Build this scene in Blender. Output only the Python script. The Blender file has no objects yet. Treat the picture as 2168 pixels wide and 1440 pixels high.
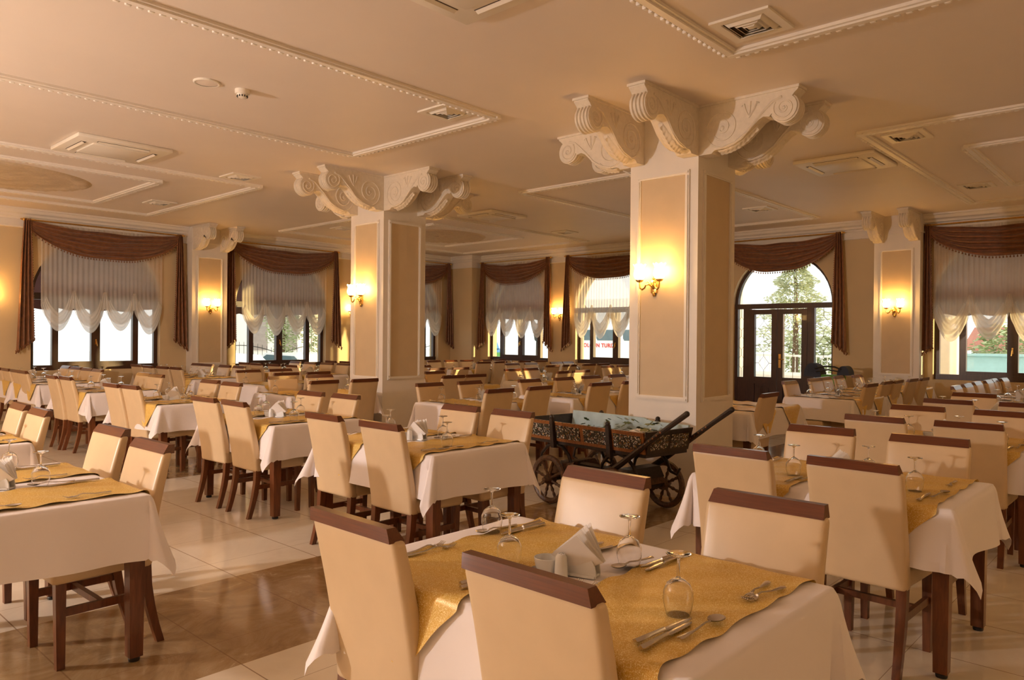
import bpy, bmesh, math, random
from math import sin, cos, pi, radians, sqrt, atan2
from mathutils import Vector, Matrix

RND = random.Random(11)
SC = bpy.context.scene
COL = SC.collection
HC = 3.65            # ceiling height
YW, XW = 15.0, 14.2  # inner faces of the left window wall and of the right window wall

# ------------------------------------------------------------------ camera
F_PX = 1585.0
yaw, pit, rol = radians(42.55), radians(-0.2), radians(0.5)
fwd = Vector((cos(yaw) * cos(pit), sin(yaw) * cos(pit), sin(pit)))
rgt = Vector((sin(yaw), -cos(yaw), 0)); upv = rgt.cross(fwd)
r2 = cos(rol) * rgt + sin(rol) * upv; u2 = -sin(rol) * rgt + cos(rol) * upv
cd = bpy.data.cameras.new('camera'); cam = bpy.data.objects.new('camera', cd); COL.objects.link(cam)
cd.sensor_width = 36.0; cd.lens = F_PX / 2168 * 36.0; cd.clip_start = 0.05; cd.clip_end = 300
cam.matrix_world = Matrix(((r2.x, u2.x, -fwd.x, 0), (r2.y, u2.y, -fwd.y, 0), (r2.z, u2.z, -fwd.z, 1.5), (0, 0, 0, 1)))
SC.camera = cam

# ------------------------------------------------------------------ light and exposure
SC.view_settings.view_transform = 'Standard'; SC.view_settings.look = 'None'
SC.view_settings.gamma = 1.0; SC.view_settings.use_curve_mapping = False
SC.view_settings.exposure = 0.0
SC.cycles.max_bounces = 10; SC.cycles.diffuse_bounces = 5; SC.cycles.glossy_bounces = 4
SC.cycles.transmission_bounces = 8; SC.cycles.transparent_max_bounces = 16
SC.cycles.caustics_reflective = False; SC.cycles.caustics_refractive = False
SC.cycles.sample_clamp_indirect = 6.0

wd = bpy.data.worlds.new('sky'); SC.world = wd; wd.use_nodes = True
bg = wd.node_tree.nodes['Background']; bg.inputs[0].default_value = (1.0, 0.98, 0.94, 1); bg.inputs[1].default_value = 1.8

def light(name, kind, loc, power, color, size=0.1, rot=None, **kw):
    l = bpy.data.lights.new(name, kind); l.energy = power; l.color = color
    if kind == 'POINT': l.shadow_soft_size = size
    for k, v in kw.items(): setattr(l, k, v)
    o = bpy.data.objects.new(name, l); COL.objects.link(o); o.location = loc
    if rot: o.rotation_euler = rot
    return o
sd = Vector((-0.587, 0.809, -0.036)).normalized()
sun = light('sun', 'SUN', (30, -20, 10), 9.0, (1.0, 0.70, 0.30), angle=radians(0.6))
sun.rotation_euler = sd.to_track_quat('-Z', 'Y').to_euler()
WARM = (1.0, 0.89, 0.85)
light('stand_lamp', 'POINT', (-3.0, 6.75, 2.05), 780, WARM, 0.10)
# added warm fill lights out of the frame, not fixtures of the hall
for p, w in (((4.5, -2.4, 2.7), 26), ((10.5, -2.2, 2.7), 26)):
    light('fill_light', 'POINT', p, w, (1.0, 0.72, 0.42), 0.08)
# ------------------------------------------------------------------ mesh builder
class MB:
    def __init__(s): s.v = []; s.f = []; s.M = None
    def add(s, vs, fs):
        b = len(s.v)
        if s.M is not None: vs = [s.M @ Vector(p) for p in vs]
        s.v += [tuple(p) for p in vs]; s.f += [tuple(b + i for i in f) for f in fs]; return s
    def box(s, x0, x1, y0, y1, z0, z1):
        return s.add([(x0, y0, z0), (x1, y0, z0), (x1, y1, z0), (x0, y1, z0), (x0, y0, z1), (x1, y0, z1), (x1, y1, z1), (x0, y1, z1)],
                     [(0, 3, 2, 1), (4, 5, 6, 7), (0, 1, 5, 4), (1, 2, 6, 5), (2, 3, 7, 6), (3, 0, 4, 7)])
    def hexa(s, p8):
        return s.add(p8, [(0, 3, 2, 1), (4, 5, 6, 7), (0, 1, 5, 4), (1, 2, 6, 5), (2, 3, 7, 6), (3, 0, 4, 7)])
    def grid(s, fn, nu, nv, cu=False, cv=False):
        U = nu if cu else nu + 1; V = nv if cv else nv + 1
        vs = [fn(i / nu, j / nv) for j in range(V) for i in range(U)]
        fs = [(j * U + i, j * U + (i + 1) % U, ((j + 1) % V) * U + (i + 1) % U, ((j + 1) % V) * U + i) for j in range(nv) for i in range(nu)]
        return s.add(vs, fs)
    def tube(s, pts, r, n=8, caps=True, flat=1.0):
        pts = [Vector(p) for p in pts]; m = len(pts); vs = []
        rr = r if isinstance(r, (list, tuple)) else [r] * m
        t0 = (pts[1] - pts[0]).normalized(); a = Vector((0, 0, 1)) if abs(t0.z) < .9 else Vector((1, 0, 0))
        nrm = t0.cross(a).normalized()
        for i in range(m):
            t = (pts[min(i + 1, m - 1)] - pts[max(i - 1, 0)]).normalized()
            nrm = (nrm - t * nrm.dot(t)).normalized(); b = t.cross(nrm)
            for k in range(n):
                an = 2 * pi * k / n; vs.append(pts[i] + rr[i] * (cos(an) * nrm + flat * sin(an) * b))
        fs = [(i * n + k, i * n + (k + 1) % n, (i + 1) * n + (k + 1) % n, (i + 1) * n + k) for i in range(m - 1) for k in range(n)]
        if caps: fs += [tuple(reversed(range(n))), tuple((m - 1) * n + k for k in range(n))]
        return s.add(vs, fs)
    def lathe(s, prof, n=20, c=(0, 0, 0)):
        m = len(prof); vs = [(c[0] + r * cos(2 * pi * k / n), c[1] + r * sin(2 * pi * k / n), c[2] + z) for r, z in prof for k in range(n)]
        fs = [(i * n + k, i * n + (k + 1) % n, (i + 1) * n + (k + 1) % n, (i + 1) * n + k) for i in range(m - 1) for k in range(n)]
        return s.add(vs, fs)
    def prism(s, poly, fn, d0, d1):   # poly of 2-D points, fn(a, b, d) -> xyz
        n = len(poly)
        vs = [fn(a, b, d0) for a, b in poly] + [fn(a, b, d1) for a, b in poly]
        return s.add(vs, [tuple(range(n)), tuple(reversed(range(n, 2 * n)))] + [(i, n + i, n + (i + 1) % n, (i + 1) % n) for i in range(n)])
    def rbox(s, dims, c=(0, 0, 0), bev=0.02, seg=3, fn=None, cuts=0):
        bm = bmesh.new(); bmesh.ops.create_cube(bm, size=1.0)
        bmesh.ops.scale(bm, vec=dims, verts=bm.verts)
        ed = [e for e in bm.edges if len(e.link_faces) == 2 and e.calc_face_angle(0) > 0.5]
        bmesh.ops.bevel(bm, geom=ed, offset=bev, segments=seg, profile=0.5, affect='EDGES')
        for ax in range(3):
            for k in range(1, cuts + 1 if dims[ax] > .15 else 1):
                co = [0, 0, 0]; no = [0, 0, 0]; co[ax] = dims[ax] * (k / (cuts + 1) - .5); no[ax] = 1
                bmesh.ops.bisect_plane(bm, geom=bm.verts[:] + bm.edges[:] + bm.faces[:], dist=1e-5, plane_co=co, plane_no=no)
        bm.verts.index_update()
        vs = []
        for v in bm.verts:
            p = Vector(v.co)
            if fn: p = Vector(fn(p))
            vs.append(p + Vector(c))
        fs = [tuple(v.index for v in f.verts) for f in bm.faces]; bm.free()
        return s.add(vs, fs)
    def sph(s, c, r, n=8, m=6, sc=(1, 1, 1)):
        pr = [(max(1e-4, r * sin(pi * i / m)), -r * cos(pi * i / m)) for i in range(m + 1)]
        vs = [(c[0] + sc[0] * q * cos(2 * pi * k / n), c[1] + sc[1] * q * sin(2 * pi * k / n), c[2] + sc[2] * z) for q, z in pr for k in range(n)]
        fs = [(i * n + k, i * n + (k + 1) % n, (i + 1) * n + (k + 1) % n, (i + 1) * n + k) for i in range(m) for k in range(n)]
        return s.add(vs, fs)
    def mesh(s, name, mat, off=(0, 0, 0), angle=38, fix=True):
        me = bpy.data.meshes.new(name)
        me.from_pydata([(p[0] - off[0], p[1] - off[1], p[2] - off[2]) for p in s.v], [], s.f)
        if fix:
            bm = bmesh.new(); bm.from_mesh(me); bmesh.ops.recalc_face_normals(bm, faces=bm.faces); bm.to_mesh(me); bm.free()
        me.polygons.foreach_set('use_smooth', [True] * len(me.polygons))
        me.set_sharp_from_angle(angle=radians(angle))
        if mat: me.materials.append(mat)
        me.update(); return me
    def center(s):
        xs = [p[0] for p in s.v]; ys = [p[1] for p in s.v]; zs = [p[2] for p in s.v]
        return ((min(xs) + max(xs)) / 2, (min(ys) + max(ys)) / 2, min(zs))

LABELS = {}
def tag(o, label, cat, group=None, kind=None):
    if label: o['label'] = label
    if cat: o['category'] = cat
    if group: o['group'] = group
    if kind: o['kind'] = kind
    return o
def link(name, data, parent=None, loc=None, rot=None):
    o = bpy.data.objects.new(name, data); COL.objects.link(o)
    if parent: o.parent = parent
    if loc is not None: o.location = loc
    if rot is not None: o.rotation_euler = rot
    return o
def wloc(o):
    p = Vector(o.location)
    while o.parent: o = o.parent; p += Vector(o.location)
    return p
def solo(name, mb, mat, label, cat, group=None, angle=38):    # a thing that is one mesh, built in world coordinates
    c = mb.center(); return tag(link(name, mb.mesh(name, mat, c, angle), loc=c), label, cat, group)
def empty(name, loc, label, cat, group=None, rz=0):
    o = link(name, None, loc=loc, rot=(0, 0, rz)); o.empty_display_size = .1; return tag(o, label, cat, group)
def part(name, mb, mat, parent, angle=38):                     # built in world coordinates, parents only translated
    return link(name, mb.mesh(name, mat, wloc(parent), angle), parent)
def struct(name, mb, mat, angle=38):
    o = link(name, mb.mesh(name, mat, (0, 0, 0), angle)); o['kind'] = 'structure'; return o
# a reusable thing: ('name', mesh or None, [children]) in local coordinates
def spawn(p, loc, rz=0, label=None, cat=None, group=None, parent=None, rot=None):
    o = link(p[0], p[1], parent, loc if not parent else None, rot or ((0, 0, rz) if not parent else None))
    if not parent: tag(o, label, cat, group)
    for k in p[2]: spawn(k, None, parent=o)
    return o

# ------------------------------------------------------------------ materials
def nodes(name):
    m = bpy.data.materials.new(name); m.use_nodes = True; nt = m.node_tree
    return m, nt, nt.nodes['Principled BSDF']
def setp(b, **kw):
    names = dict(col='Base Color', rough='Roughness', metal='Metallic', spec='Specular IOR Level', trans='Transmission Weight', ior='IOR', sheen='Sheen Weight', coat='Coat Weight', emit='Emission Color', es='Emission Strength', alpha='Alpha')
    for k, v in kw.items():
        if k in ('col', 'emit'): v = (*v, 1)
        b.inputs[names[k]].default_value = v
def N(nt, t, **kw):
    n = nt.nodes.new(t)
    for k, v in kw.items(): setattr(n, k, v)
    return n
def ramp(nt, stops):
    r = N(nt, 'ShaderNodeValToRGB'); e = r.color_ramp.elements
    while len(e) > 1: e.remove(e[-1])
    e[0].position = stops[0][0]; e[0].color = (*stops[0][1], 1)
    for p, c in stops[1:]:
        x = e.new(p); x.color = (*c, 1)
    return r
def objco(nt, scale=(1, 1, 1), world=False):
    tc = N(nt, 'ShaderNodeTexCoord'); mp = N(nt, 'ShaderNodeMapping'); mp.inputs['Scale'].default_value = scale
    if world:
        g = N(nt, 'ShaderNodeNewGeometry'); nt.links.new(g.outputs['Position'], mp.inputs[0])
    else: nt.links.new(tc.outputs['Object'], mp.inputs[0])
    return mp
def plain(name, col, rough=.5, var=.06, scale=6, bump=0, **kw):
    m, nt, b = nodes(name); setp(b, col=col, rough=rough, **kw)
    if var:
        mp = objco(nt); nz = N(nt, 'ShaderNodeTexNoise'); nz.inputs['Scale'].default_value = scale; nz.inputs['Detail'].default_value = 4
        nt.links.new(mp.outputs[0], nz.inputs['Vector'])
        r = ramp(nt, [(.3, tuple(c * (1 - var) for c in col)), (.7, tuple(min(1, c * (1 + var)) for c in col))])
        nt.links.new(nz.outputs[0], r.inputs[0]); nt.links.new(r.outputs[0], b.inputs['Base Color'])
        if bump:
            bp = N(nt, 'ShaderNodeBump'); bp.inputs['Strength'].default_value = bump; bp.inputs['Distance'].default_value = .01
            nt.links.new(nz.outputs[0], bp.inputs['Height']); nt.links.new(bp.outputs[0], b.inputs['Normal'])
    return m
def wood(name, dark, lite, rough=.3, scale=(3, 30, 30)):
    m, nt, b = nodes(name); setp(b, rough=rough, coat=.15)
    mp = objco(nt, scale); nz = N(nt, 'ShaderNodeTexNoise'); nz.inputs['Scale'].default_value = 2.2; nz.inputs['Detail'].default_value = 8; nz.inputs['Distortion'].default_value = .6
    nt.links.new(mp.outputs[0], nz.inputs['Vector'])
    r = ramp(nt, [(.3, dark), (.7, lite)]); nt.links.new(nz.outputs[0], r.inputs[0]); nt.links.new(r.outputs[0], b.inputs['Base Color'])
    return m
MT = {}
MT['ceil'] = plain('ceiling_paint', (.77, .68, .60), .55, .02, 1.5)
MT['wall'] = plain('wall_paint', (.66, .51, .30), .6, .03, 2)
MT['white'] = plain('cream_gloss_paint', (.82, .76, .68), .4, .02)
MT['panel'] = plain('beige_panel_paint', (.62, .48, .30), .5, .03)
MT['plaster'] = plain('stone_plaster', (.76, .68, .56), .6, .05, 25, .1)
MT['medal'] = plain('tan_plaster', (.58, .46, .31), .6, .08, 30, .2)
MT['leather'] = plain('cream_leather', (.66, .495, .30), .36, .03, 9, .03)
MT['rail'] = wood('walnut_rail', (.090, .024, .008), (.145, .040, .013), .3, (60, 3, 60))
MT['leg'] = wood('dark_walnut', (.090, .026, .008), (.175, .055, .018), .32, (30, 30, 4))
MT['foot'] = plain('black_rubber', (.012, .012, .012), .5, 0)
MT['frame'] = wood('mahogany_frame', (.030, .010, .006), (.060, .020, .011), .35, (20, 20, 3))
MT['brass'] = plain('brass', (.75, .48, .16), .25, .1, 30, metal=1.0)
MT['steel'] = plain('cutlery_steel', (.62, .57, .52), .22, .05, 40, metal=1.0)
MT['china'] = plain('white_china', (.80, .80, .78), .18, 0)
MT['napkin'] = plain('paper_napkin', (.92, .88, .84), .8, .02)
MT['plastic'] = plain('cream_plastic', (.80, .74, .64), .4, .02)
MT['grille'] = plain('dark_grille', (.10, .07, .05), .6, 0)
MT['awning'] = plain('maroon_awning', (.12, .035, .045), .7, .1)
MT['lead'] = plain('lead_came', (.10, .07, .04), .4, 0, metal=.6)
def m_cloth():
    m, nt, b = nodes('white_tablecloth'); setp(b, col=(.86, .80, .80), rough=.75, sheen=.2)
    mp = objco(nt, (1, 1, 1)); w = N(nt, 'ShaderNodeTexNoise'); w.inputs['Scale'].default_value = 260; w.inputs['Detail'].default_value = 1
    w2 = N(nt, 'ShaderNodeTexNoise'); w2.inputs['Scale'].default_value = 7; w2.inputs['Detail'].default_value = 3
    nt.links.new(mp.outputs[0], w.inputs['Vector']); nt.links.new(mp.outputs[0], w2.inputs['Vector'])
    b1 = N(nt, 'ShaderNodeBump'); b1.inputs['Strength'].default_value = .06; b1.inputs['Distance'].default_value = .002
    b2 = N(nt, 'ShaderNodeBump'); b2.inputs['Strength'].default_value = .18; b2.inputs['Distance'].default_value = .02
    nt.links.new(w.outputs[0], b1.inputs['Height']); nt.links.new(w2.outputs[0], b2.inputs['Height'])
    nt.links.new(b2.outputs[0], b1.inputs['Normal']); nt.links.new(b1.outputs[0], b.inputs['Normal']); return m
MT['cloth'] = m_cloth()
def m_gold():
    m, nt, b = nodes('gold_scribble_fabric'); setp(b, rough=.42)
    mp = objco(nt, (1, 1, 1))
    wp = N(nt, 'ShaderNodeTexNoise'); wp.inputs['Scale'].default_value = 95; wp.inputs['Detail'].default_value = 2
    nt.links.new(mp.outputs[0], wp.inputs['Vector'])
    mx = N(nt, 'ShaderNodeMixRGB'); mx.inputs[0].default_value = .035
    nt.links.new(mp.outputs[0], mx.inputs[1]); nt.links.new(wp.outputs['Color'], mx.inputs[2])
    vo = N(nt, 'ShaderNodeTexVoronoi', feature='DISTANCE_TO_EDGE'); vo.inputs['Scale'].default_value = 125
    nt.links.new(mx.outputs[0], vo.inputs['Vector'])
    r = ramp(nt, [(.0, (1.0, .90, .55)), (.05, (.95, .78, .34)), (.10, (.66, .39, .045)), (.5, (.62, .35, .035))])
    nt.links.new(vo.outputs['Distance'], r.inputs[0])
    nz = N(nt, 'ShaderNodeTexNoise'); nz.inputs['Scale'].default_value = 330
    nt.links.new(mp.outputs[0], nz.inputs['Vector'])
    r2_ = ramp(nt, [(.45, (0, 0, 0)), (.6, (1, 1, 1))]); nt.links.new(nz.outputs[0], r2_.inputs[0])
    m2 = N(nt, 'ShaderNodeMixRGB'); m2.inputs[2].default_value = (.68, .41, .06, 1)
    nt.links.new(r2_.outputs[0], m2.inputs[0]); nt.links.new(r.outputs[0], m2.inputs[1]); nt.links.new(m2.outputs[0], b.inputs['Base Color'])
    setp(b, metal=.08); return m
MT['gold'] = m_gold()
def m_glass(name, tint=(1, 1, 1)):
    m, nt, b = nodes(name); setp(b, col=tint, rough=.02, trans=1.0, ior=1.45); return m
MT['glass'] = m_glass('clear_glass')
def m_pane():
    m, nt, b = nodes('window_glass'); nt.nodes.remove(b)
    t = N(nt, 'ShaderNodeBsdfTransparent'); t.inputs[0].default_value = (.93, .97, .96, 1)
    g = N(nt, 'ShaderNodeBsdfGlossy'); g.inputs['Roughness'].default_value = .02
    lw = N(nt, 'ShaderNodeLayerWeight'); lw.inputs[0].default_value = .5
    pw = N(nt, 'ShaderNodeMath', operation='POWER'); pw.inputs[1].default_value = 4.0; nt.links.new(lw.outputs['Facing'], pw.inputs[0])
    fr = N(nt, 'ShaderNodeMath', operation='MULTIPLY_ADD'); fr.inputs[1].default_value = .55; fr.inputs[2].default_value = .04; nt.links.new(pw.outputs[0], fr.inputs[0])
    mx = N(nt, 'ShaderNodeMixShader'); nt.links.new(fr.outputs[0], mx.inputs[0]); nt.links.new(t.outputs[0], mx.inputs[1]); nt.links.new(g.outputs[0], mx.inputs[2])
    nt.links.new(mx.outputs[0], nt.nodes['Material Output'].inputs[0]); return m
MT['pane'] = m_pane()
def m_sheer(name, op, col):
    m, nt, b = nodes(name); nt.nodes.remove(b)
    t = N(nt, 'ShaderNodeBsdfTransparent'); d = N(nt, 'ShaderNodeBsdfDiffuse'); l = N(nt, 'ShaderNodeBsdfTranslucent')
    d.inputs[0].default_value = (*col, 1); l.inputs[0].default_value = (*col, 1)
    m1 = N(nt, 'ShaderNodeMixShader'); m1.inputs[0].default_value = .5; nt.links.new(d.outputs[0], m1.inputs[1]); nt.links.new(l.outputs[0], m1.inputs[2])
    mp = objco(nt, (1, 1, 1)); nz = N(nt, 'ShaderNodeTexNoise'); nz.inputs['Scale'].default_value = 5
    nt.links.new(mp.outputs[0], nz.inputs['Vector'])
    r = N(nt, 'ShaderNodeMapRange'); r.inputs['To Min'].default_value = op - .08; r.inputs['To Max'].default_value = op + .08; nt.links.new(nz.outputs[0], r.inputs['Value'])
    m2 = N(nt, 'ShaderNodeMixShader'); nt.links.new(r.outputs[0], m2.inputs[0]); nt.links.new(t.outputs[0], m2.inputs[1]); nt.links.new(m1.outputs[0], m2.inputs[2])
    nt.links.new(m2.outputs[0], nt.nodes['Material Output'].inputs[0]); return m
MT['sheer'] = m_sheer('sheer_voile', .62, (.88, .80, .70))
MT['sheer2'] = m_sheer('gathered_voile', .80, (.88, .82, .74))
MT['swag'] = plain('brown_satin', (.20, .076, .026), .42, .25, 14, sheen=.3)
MT['fringe'] = plain('amber_fringe', (.20, .075, .025), .5, .3, 40)
def m_emit(name, col, st):
    m, nt, b = nodes(name); setp(b, col=(1, .9, .75), emit=col, es=st, rough=.4); return m
MT['shade'] = m_emit('lit_glass_shade', (1.0, .55, .16), 40.0)
def m_floor():
    m, nt, b = nodes('marble_floor'); L = nt.links.new
    g = N(nt, 'ShaderNodeNewGeometry'); sp = N(nt, 'ShaderNodeSeparateXYZ'); L(g.outputs['Position'], sp.inputs[0])
    def band(out, lo, hi):
        a = N(nt, 'ShaderNodeMath', operation='GREATER_THAN'); a.inputs[1].default_value = lo; L(out, a.inputs[0])
        c = N(nt, 'ShaderNodeMath', operation='LESS_THAN'); c.inputs[1].default_value = hi; L(out, c.inputs[0])
        d = N(nt, 'ShaderNodeMath', operation='MULTIPLY'); L(a.outputs[0], d.inputs[0]); L(c.outputs[0], d.inputs[1]); return d
    bands = [band(sp.outputs['Y'], 3.2, 4.4), band(sp.outputs['Y'], 7.87, 9.07), band(sp.outputs['X'], 13.75, 14.6), band(sp.outputs['Y'], 14.5, 16)]
    cur = bands[0]
    for q in bands[1:]:
        mx = N(nt, 'ShaderNodeMath', operation='MAXIMUM'); L(cur.outputs[0], mx.inputs[0]); L(q.outputs[0], mx.inputs[1]); cur = mx
    # joints: 0.58 x 0.62 m tiles
    def joint(out, size, off, w):
        a = N(nt, 'ShaderNodeMath', operation='ADD'); a.inputs[1].default_value = off; L(out, a.inputs[0])
        d = N(nt, 'ShaderNodeMath', operation='DIVIDE'); d.inputs[1].default_value = size; L(a.outputs[0], d.inputs[0])
        f = N(nt, 'ShaderNodeMath', operation='FRACT'); L(d.outputs[0], f.inputs[0])
        s = N(nt, 'ShaderNodeMath', operation='SUBTRACT'); s.inputs[1].default_value = .5; L(f.outputs[0], s.inputs[0])
        ab = N(nt, 'ShaderNodeMath', operation='ABSOLUTE'); L(s.outputs[0], ab.inputs[0])
        gt = N(nt, 'ShaderNodeMath', operation='GREATER_THAN'); gt.inputs[1].default_value = .5 - w / size; L(ab.outputs[0], gt.inputs[0]); return gt
    jx = joint(sp.outputs['X'], .585, 100 * .585 - 2.27, .0032); jy = joint(sp.outputs['Y'], .62, 100 * .62 - 4.75, .0016)
    jm = N(nt, 'ShaderNodeMath', operation='MAXIMUM'); L(jx.outputs[0], jm.inputs[0]); L(jy.outputs[0], jm.inputs[1])
    n1 = N(nt, 'ShaderNodeTexNoise'); n1.inputs['Scale'].default_value = 1.6; n1.inputs['Detail'].default_value = 9; n1.inputs['Roughness'].default_value = .65; n1.inputs['Distortion'].default_value = 1.2
    L(g.outputs['Position'], n1.inputs['Vector'])
    c1 = ramp(nt, [(.3, (.70, .60, .46)), (.52, (.77, .68, .54)), (.72, (.80, .72, .59))]); L(n1.outputs[0], c1.inputs[0])
    n2 = N(nt, 'ShaderNodeTexNoise'); n2.inputs['Scale'].default_value = 2.3; n2.inputs['Detail'].default_value = 12; n2.inputs['Roughness'].default_value = .7; n2.inputs['Distortion'].default_value = 2.0
    L(g.outputs['Position'], n2.inputs['Vector'])
    c2 = ramp(nt, [(.32, (.25, .15, .065)), (.48, (.34, .215, .10)), (.60, (.41, .28, .145)), (.645, (.60, .46, .29)), (.68, (.40, .27, .135))]); L(n2.outputs[0], c2.inputs[0])
    m1 = N(nt, 'ShaderNodeMixRGB'); L(cur.outputs[0], m1.inputs[0]); L(c1.outputs[0], m1.inputs[1]); L(c2.outputs[0], m1.inputs[2])
    m2 = N(nt, 'ShaderNodeMixRGB'); m2.inputs[2].default_value = (.22, .12, .05, 1)
    jf = N(nt, 'ShaderNodeMath', operation='MULTIPLY'); jf.inputs[1].default_value = .75; L(jm.outputs[0], jf.inputs[0])
    L(jf.outputs[0], m2.inputs[0]); L(m1.outputs[0], m2.inputs[1]); L(m2.outputs[0], b.inputs['Base Color'])
    setp(b, rough=.11); return m
MT['floor'] = m_floor()
def m_cart():
    m, nt, b = nodes('painted_cart_panel'); setp(b, rough=.35); L = nt.links.new
    mp = objco(nt, (1, 1, 1)); vo = N(nt, 'ShaderNodeTexVoronoi'); vo.inputs['Scale'].default_value = 70; vo.inputs['Randomness'].default_value = .9
    nz = N(nt, 'ShaderNodeTexNoise'); nz.inputs['Scale'].default_value = 20; L(mp.outputs[0], nz.inputs['Vector'])
    mx = N(nt, 'ShaderNodeMixRGB'); mx.inputs[0].default_value = .05; L(mp.outputs[0], mx.inputs[1]); L(nz.outputs['Color'], mx.inputs[2]); L(mx.outputs[0], vo.inputs['Vector'])
    c = ramp(nt, [(0, (.62, .58, .48)), (.25, (.55, .50, .42)), (.32, (.02, .03, .02)), (.48, (.06, .12, .06)), (.6, (.26, .07, .03)), (.7, (.40, .22, .04)), (.78, (.012, .012, .012)), (1, (.62, .56, .46))])
    sp = N(nt, 'ShaderNodeSeparateColor'); L(vo.outputs['Color'], sp.inputs[0]); L(sp.outputs[0], c.inputs[0])
    r = ramp(nt, [(.0, (0, 0, 0)), (.42, (0, 0, 0)), (.5, (1, 1, 1))]); dm = N(nt, 'ShaderNodeMath', operation='MULTIPLY'); dm.inputs[1].default_value = 1.0; L(vo.outputs['Distance'], dm.inputs[0]); L(dm.outputs[0], r.inputs[0])
    m2 = N(nt, 'ShaderNodeMixRGB'); m2.inputs[2].default_value = (.015, .012, .01, 1); L(r.outputs[0], m2.inputs[0]); L(c.outputs[0], m2.inputs[1]); L(m2.outputs[0], b.inputs['Base Color']); return m
MT['cartpanel'] = m_cart()
MT['cartframe'] = wood('orange_cart_wood', (.16, .05, .012), (.30, .11, .025), .4)
MT['cartblack'] = plain('black_painted_wood', (.022, .013, .009), .4, .4, 60)
MT['cartwheel'] = plain('carved_dark_wood', (.085, .038, .015), .45, .6, 45, .3)
MT['cartblue'] = plain('pale_blue_paint', (.42, .55, .58), .5, .12, 8)
MT['ivy'] = plain('ivy_green', (.06, .10, .03), .5, .3, 20)
MT['ext'] = plain('pale_render', (.90, .87, .80), .8, .03)
MT['pave'] = plain('pale_paving', (.82, .80, .76), .85, .06, 2)
MT['carpaint'] = plain('white_car_paint', (.90, .92, .92), .25, 0)
MT['cargl'] = plain('car_window', (.12, .18, .20), .1, 0)
MT['dimwin'] = plain('dim_window', (.36, .30, .26), .3, .1)
MT['tyre'] = plain('tyre_rubber', (.02, .02, .02), .7, 0)
MT['leaf'] = plain('tree_leaves', (.46, .52, .28), .7, .3, 3)
MT['pine'] = plain('pine_needles', (.56, .60, .42), .7, .25, 5)
MT['bark'] = plain('bark', (.16, .10, .06), .9, .2, 10)
MT['iron'] = plain('wrought_iron', (.03, .03, .03), .5, 0)
MT['pool'] = plain('turquoise_wall', (.38, .62, .62), .5, .05)
MT['tile'] = plain('red_roof_tile', (.45, .16, .10), .7, .15, 20)
MT['red'] = plain('red_lettering', (.70, .06, .04), .5, 0)
MT['navy'] = plain('navy_fabric', (.02, .03, .06), .7, .1)
MT['slideblue'] = plain('sky_blue_vinyl', (.12, .38, .70), .4, .05)
MT['lime'] = plain('lime_fabric', (.10, .34, .05), .6, .1)

# ------------------------------------------------------------------ room shell
def LW(u, d, z): return (u, YW - d, z)
def RW(u, d, z): return (XW - d, u, z)
def wall_open(name, W, u0, u1, ops, th=.34):
    mb = MB(); NA = 20
    for d in (0, -th):
        cur = u0
        for (a, b_, zs, zp) in sorted(ops):
            mb.add([W(cur, d, 0), W(a, d, 0), W(a, d, HC), W(cur, d, HC)], [(0, 1, 2, 3)])
            if zs > 0: mb.add([W(a, d, 0), W(b_, d, 0), W(b_, d, zs), W(a, d, zs)], [(0, 1, 2, 3)])
            r = (b_ - a) / 2; c = (a + b_) / 2
            pts = [(c - r * cos(pi * i / NA), zp + r * sin(pi * i / NA)) for i in range(NA + 1)]
            for i in range(NA):
                (p, q), (p2, q2) = pts[i], pts[i + 1]
                mb.add([W(p, d, q), W(p2, d, q2), W(p2, d, HC), W(p, d, HC)], [(0, 1, 2, 3)])
            cur = b_
        mb.add([W(cur, d, 0), W(u1, d, 0), W(u1, d, HC), W(cur, d, HC)], [(0, 1, 2, 3)])
    for (a, b_, zs, zp) in ops:
        r = (b_ - a) / 2; c = (a + b_) / 2
        pts = [(a, zs)] + [(c - r * cos(pi * i / NA), zp + r * sin(pi * i / NA)) for i in range(NA + 1)] + [(b_, zs)]
        if zs > 0: pts.append((a, zs))
        for i in range(len(pts) - 1):
            (p, q), (p2, q2) = pts[i], pts[i + 1]
            mb.add([W(p, 0, q), W(p2, 0, q2), W(p2, -th, q2), W(p, -th, q)], [(0, 1, 2, 3)])
    return struct(name, mb, MT['wall'])
WIN = {  # name: wall, u0, u1, sill, spring, awning
    1: ('L', 3.94, 6.14, .84, 2.15), 2: ('L', 7.70, 9.92, .80, 2.15), 3: ('L', 11.35, 13.42, .88, 2.15),
    4: ('R', 11.83, 13.90, .90, 2.15), 5: ('R', 8.86, 10.98, .90, 2.15), 6: ('R', 1.13, 3.33, .85, 2.15)}
DOOR = (4.99, 6.97, 0.0, 2.2)
wall_open('wall_left', LW, -4.0, XW + .34, [WIN[i][1:] for i in (1, 2, 3)])
wall_open('wall_right', RW, -3.0, YW + .34, [WIN[i][1:] for i in (4, 5, 6)] + [DOOR])
mb = MB(); mb.box(-4.3, -4.0, -3.3, YW + .34, 0, HC); struct('wall_back', mb, MT['wall'])
mb = MB(); mb.box(-4.3, XW + .34, -3.3, -3.0, 0, HC); struct('wall_near', mb, MT['wall'])
mb = MB(); mb.box(-4.3, XW + .34, -3.3, YW + .34, -.2, 0); struct('floor', mb, MT['floor'])
mb = MB(); mb.box(-4.3, XW + .34, -3.3, YW + .34, HC, HC + .2); struct('ceiling', mb, MT['ceil'])

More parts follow.
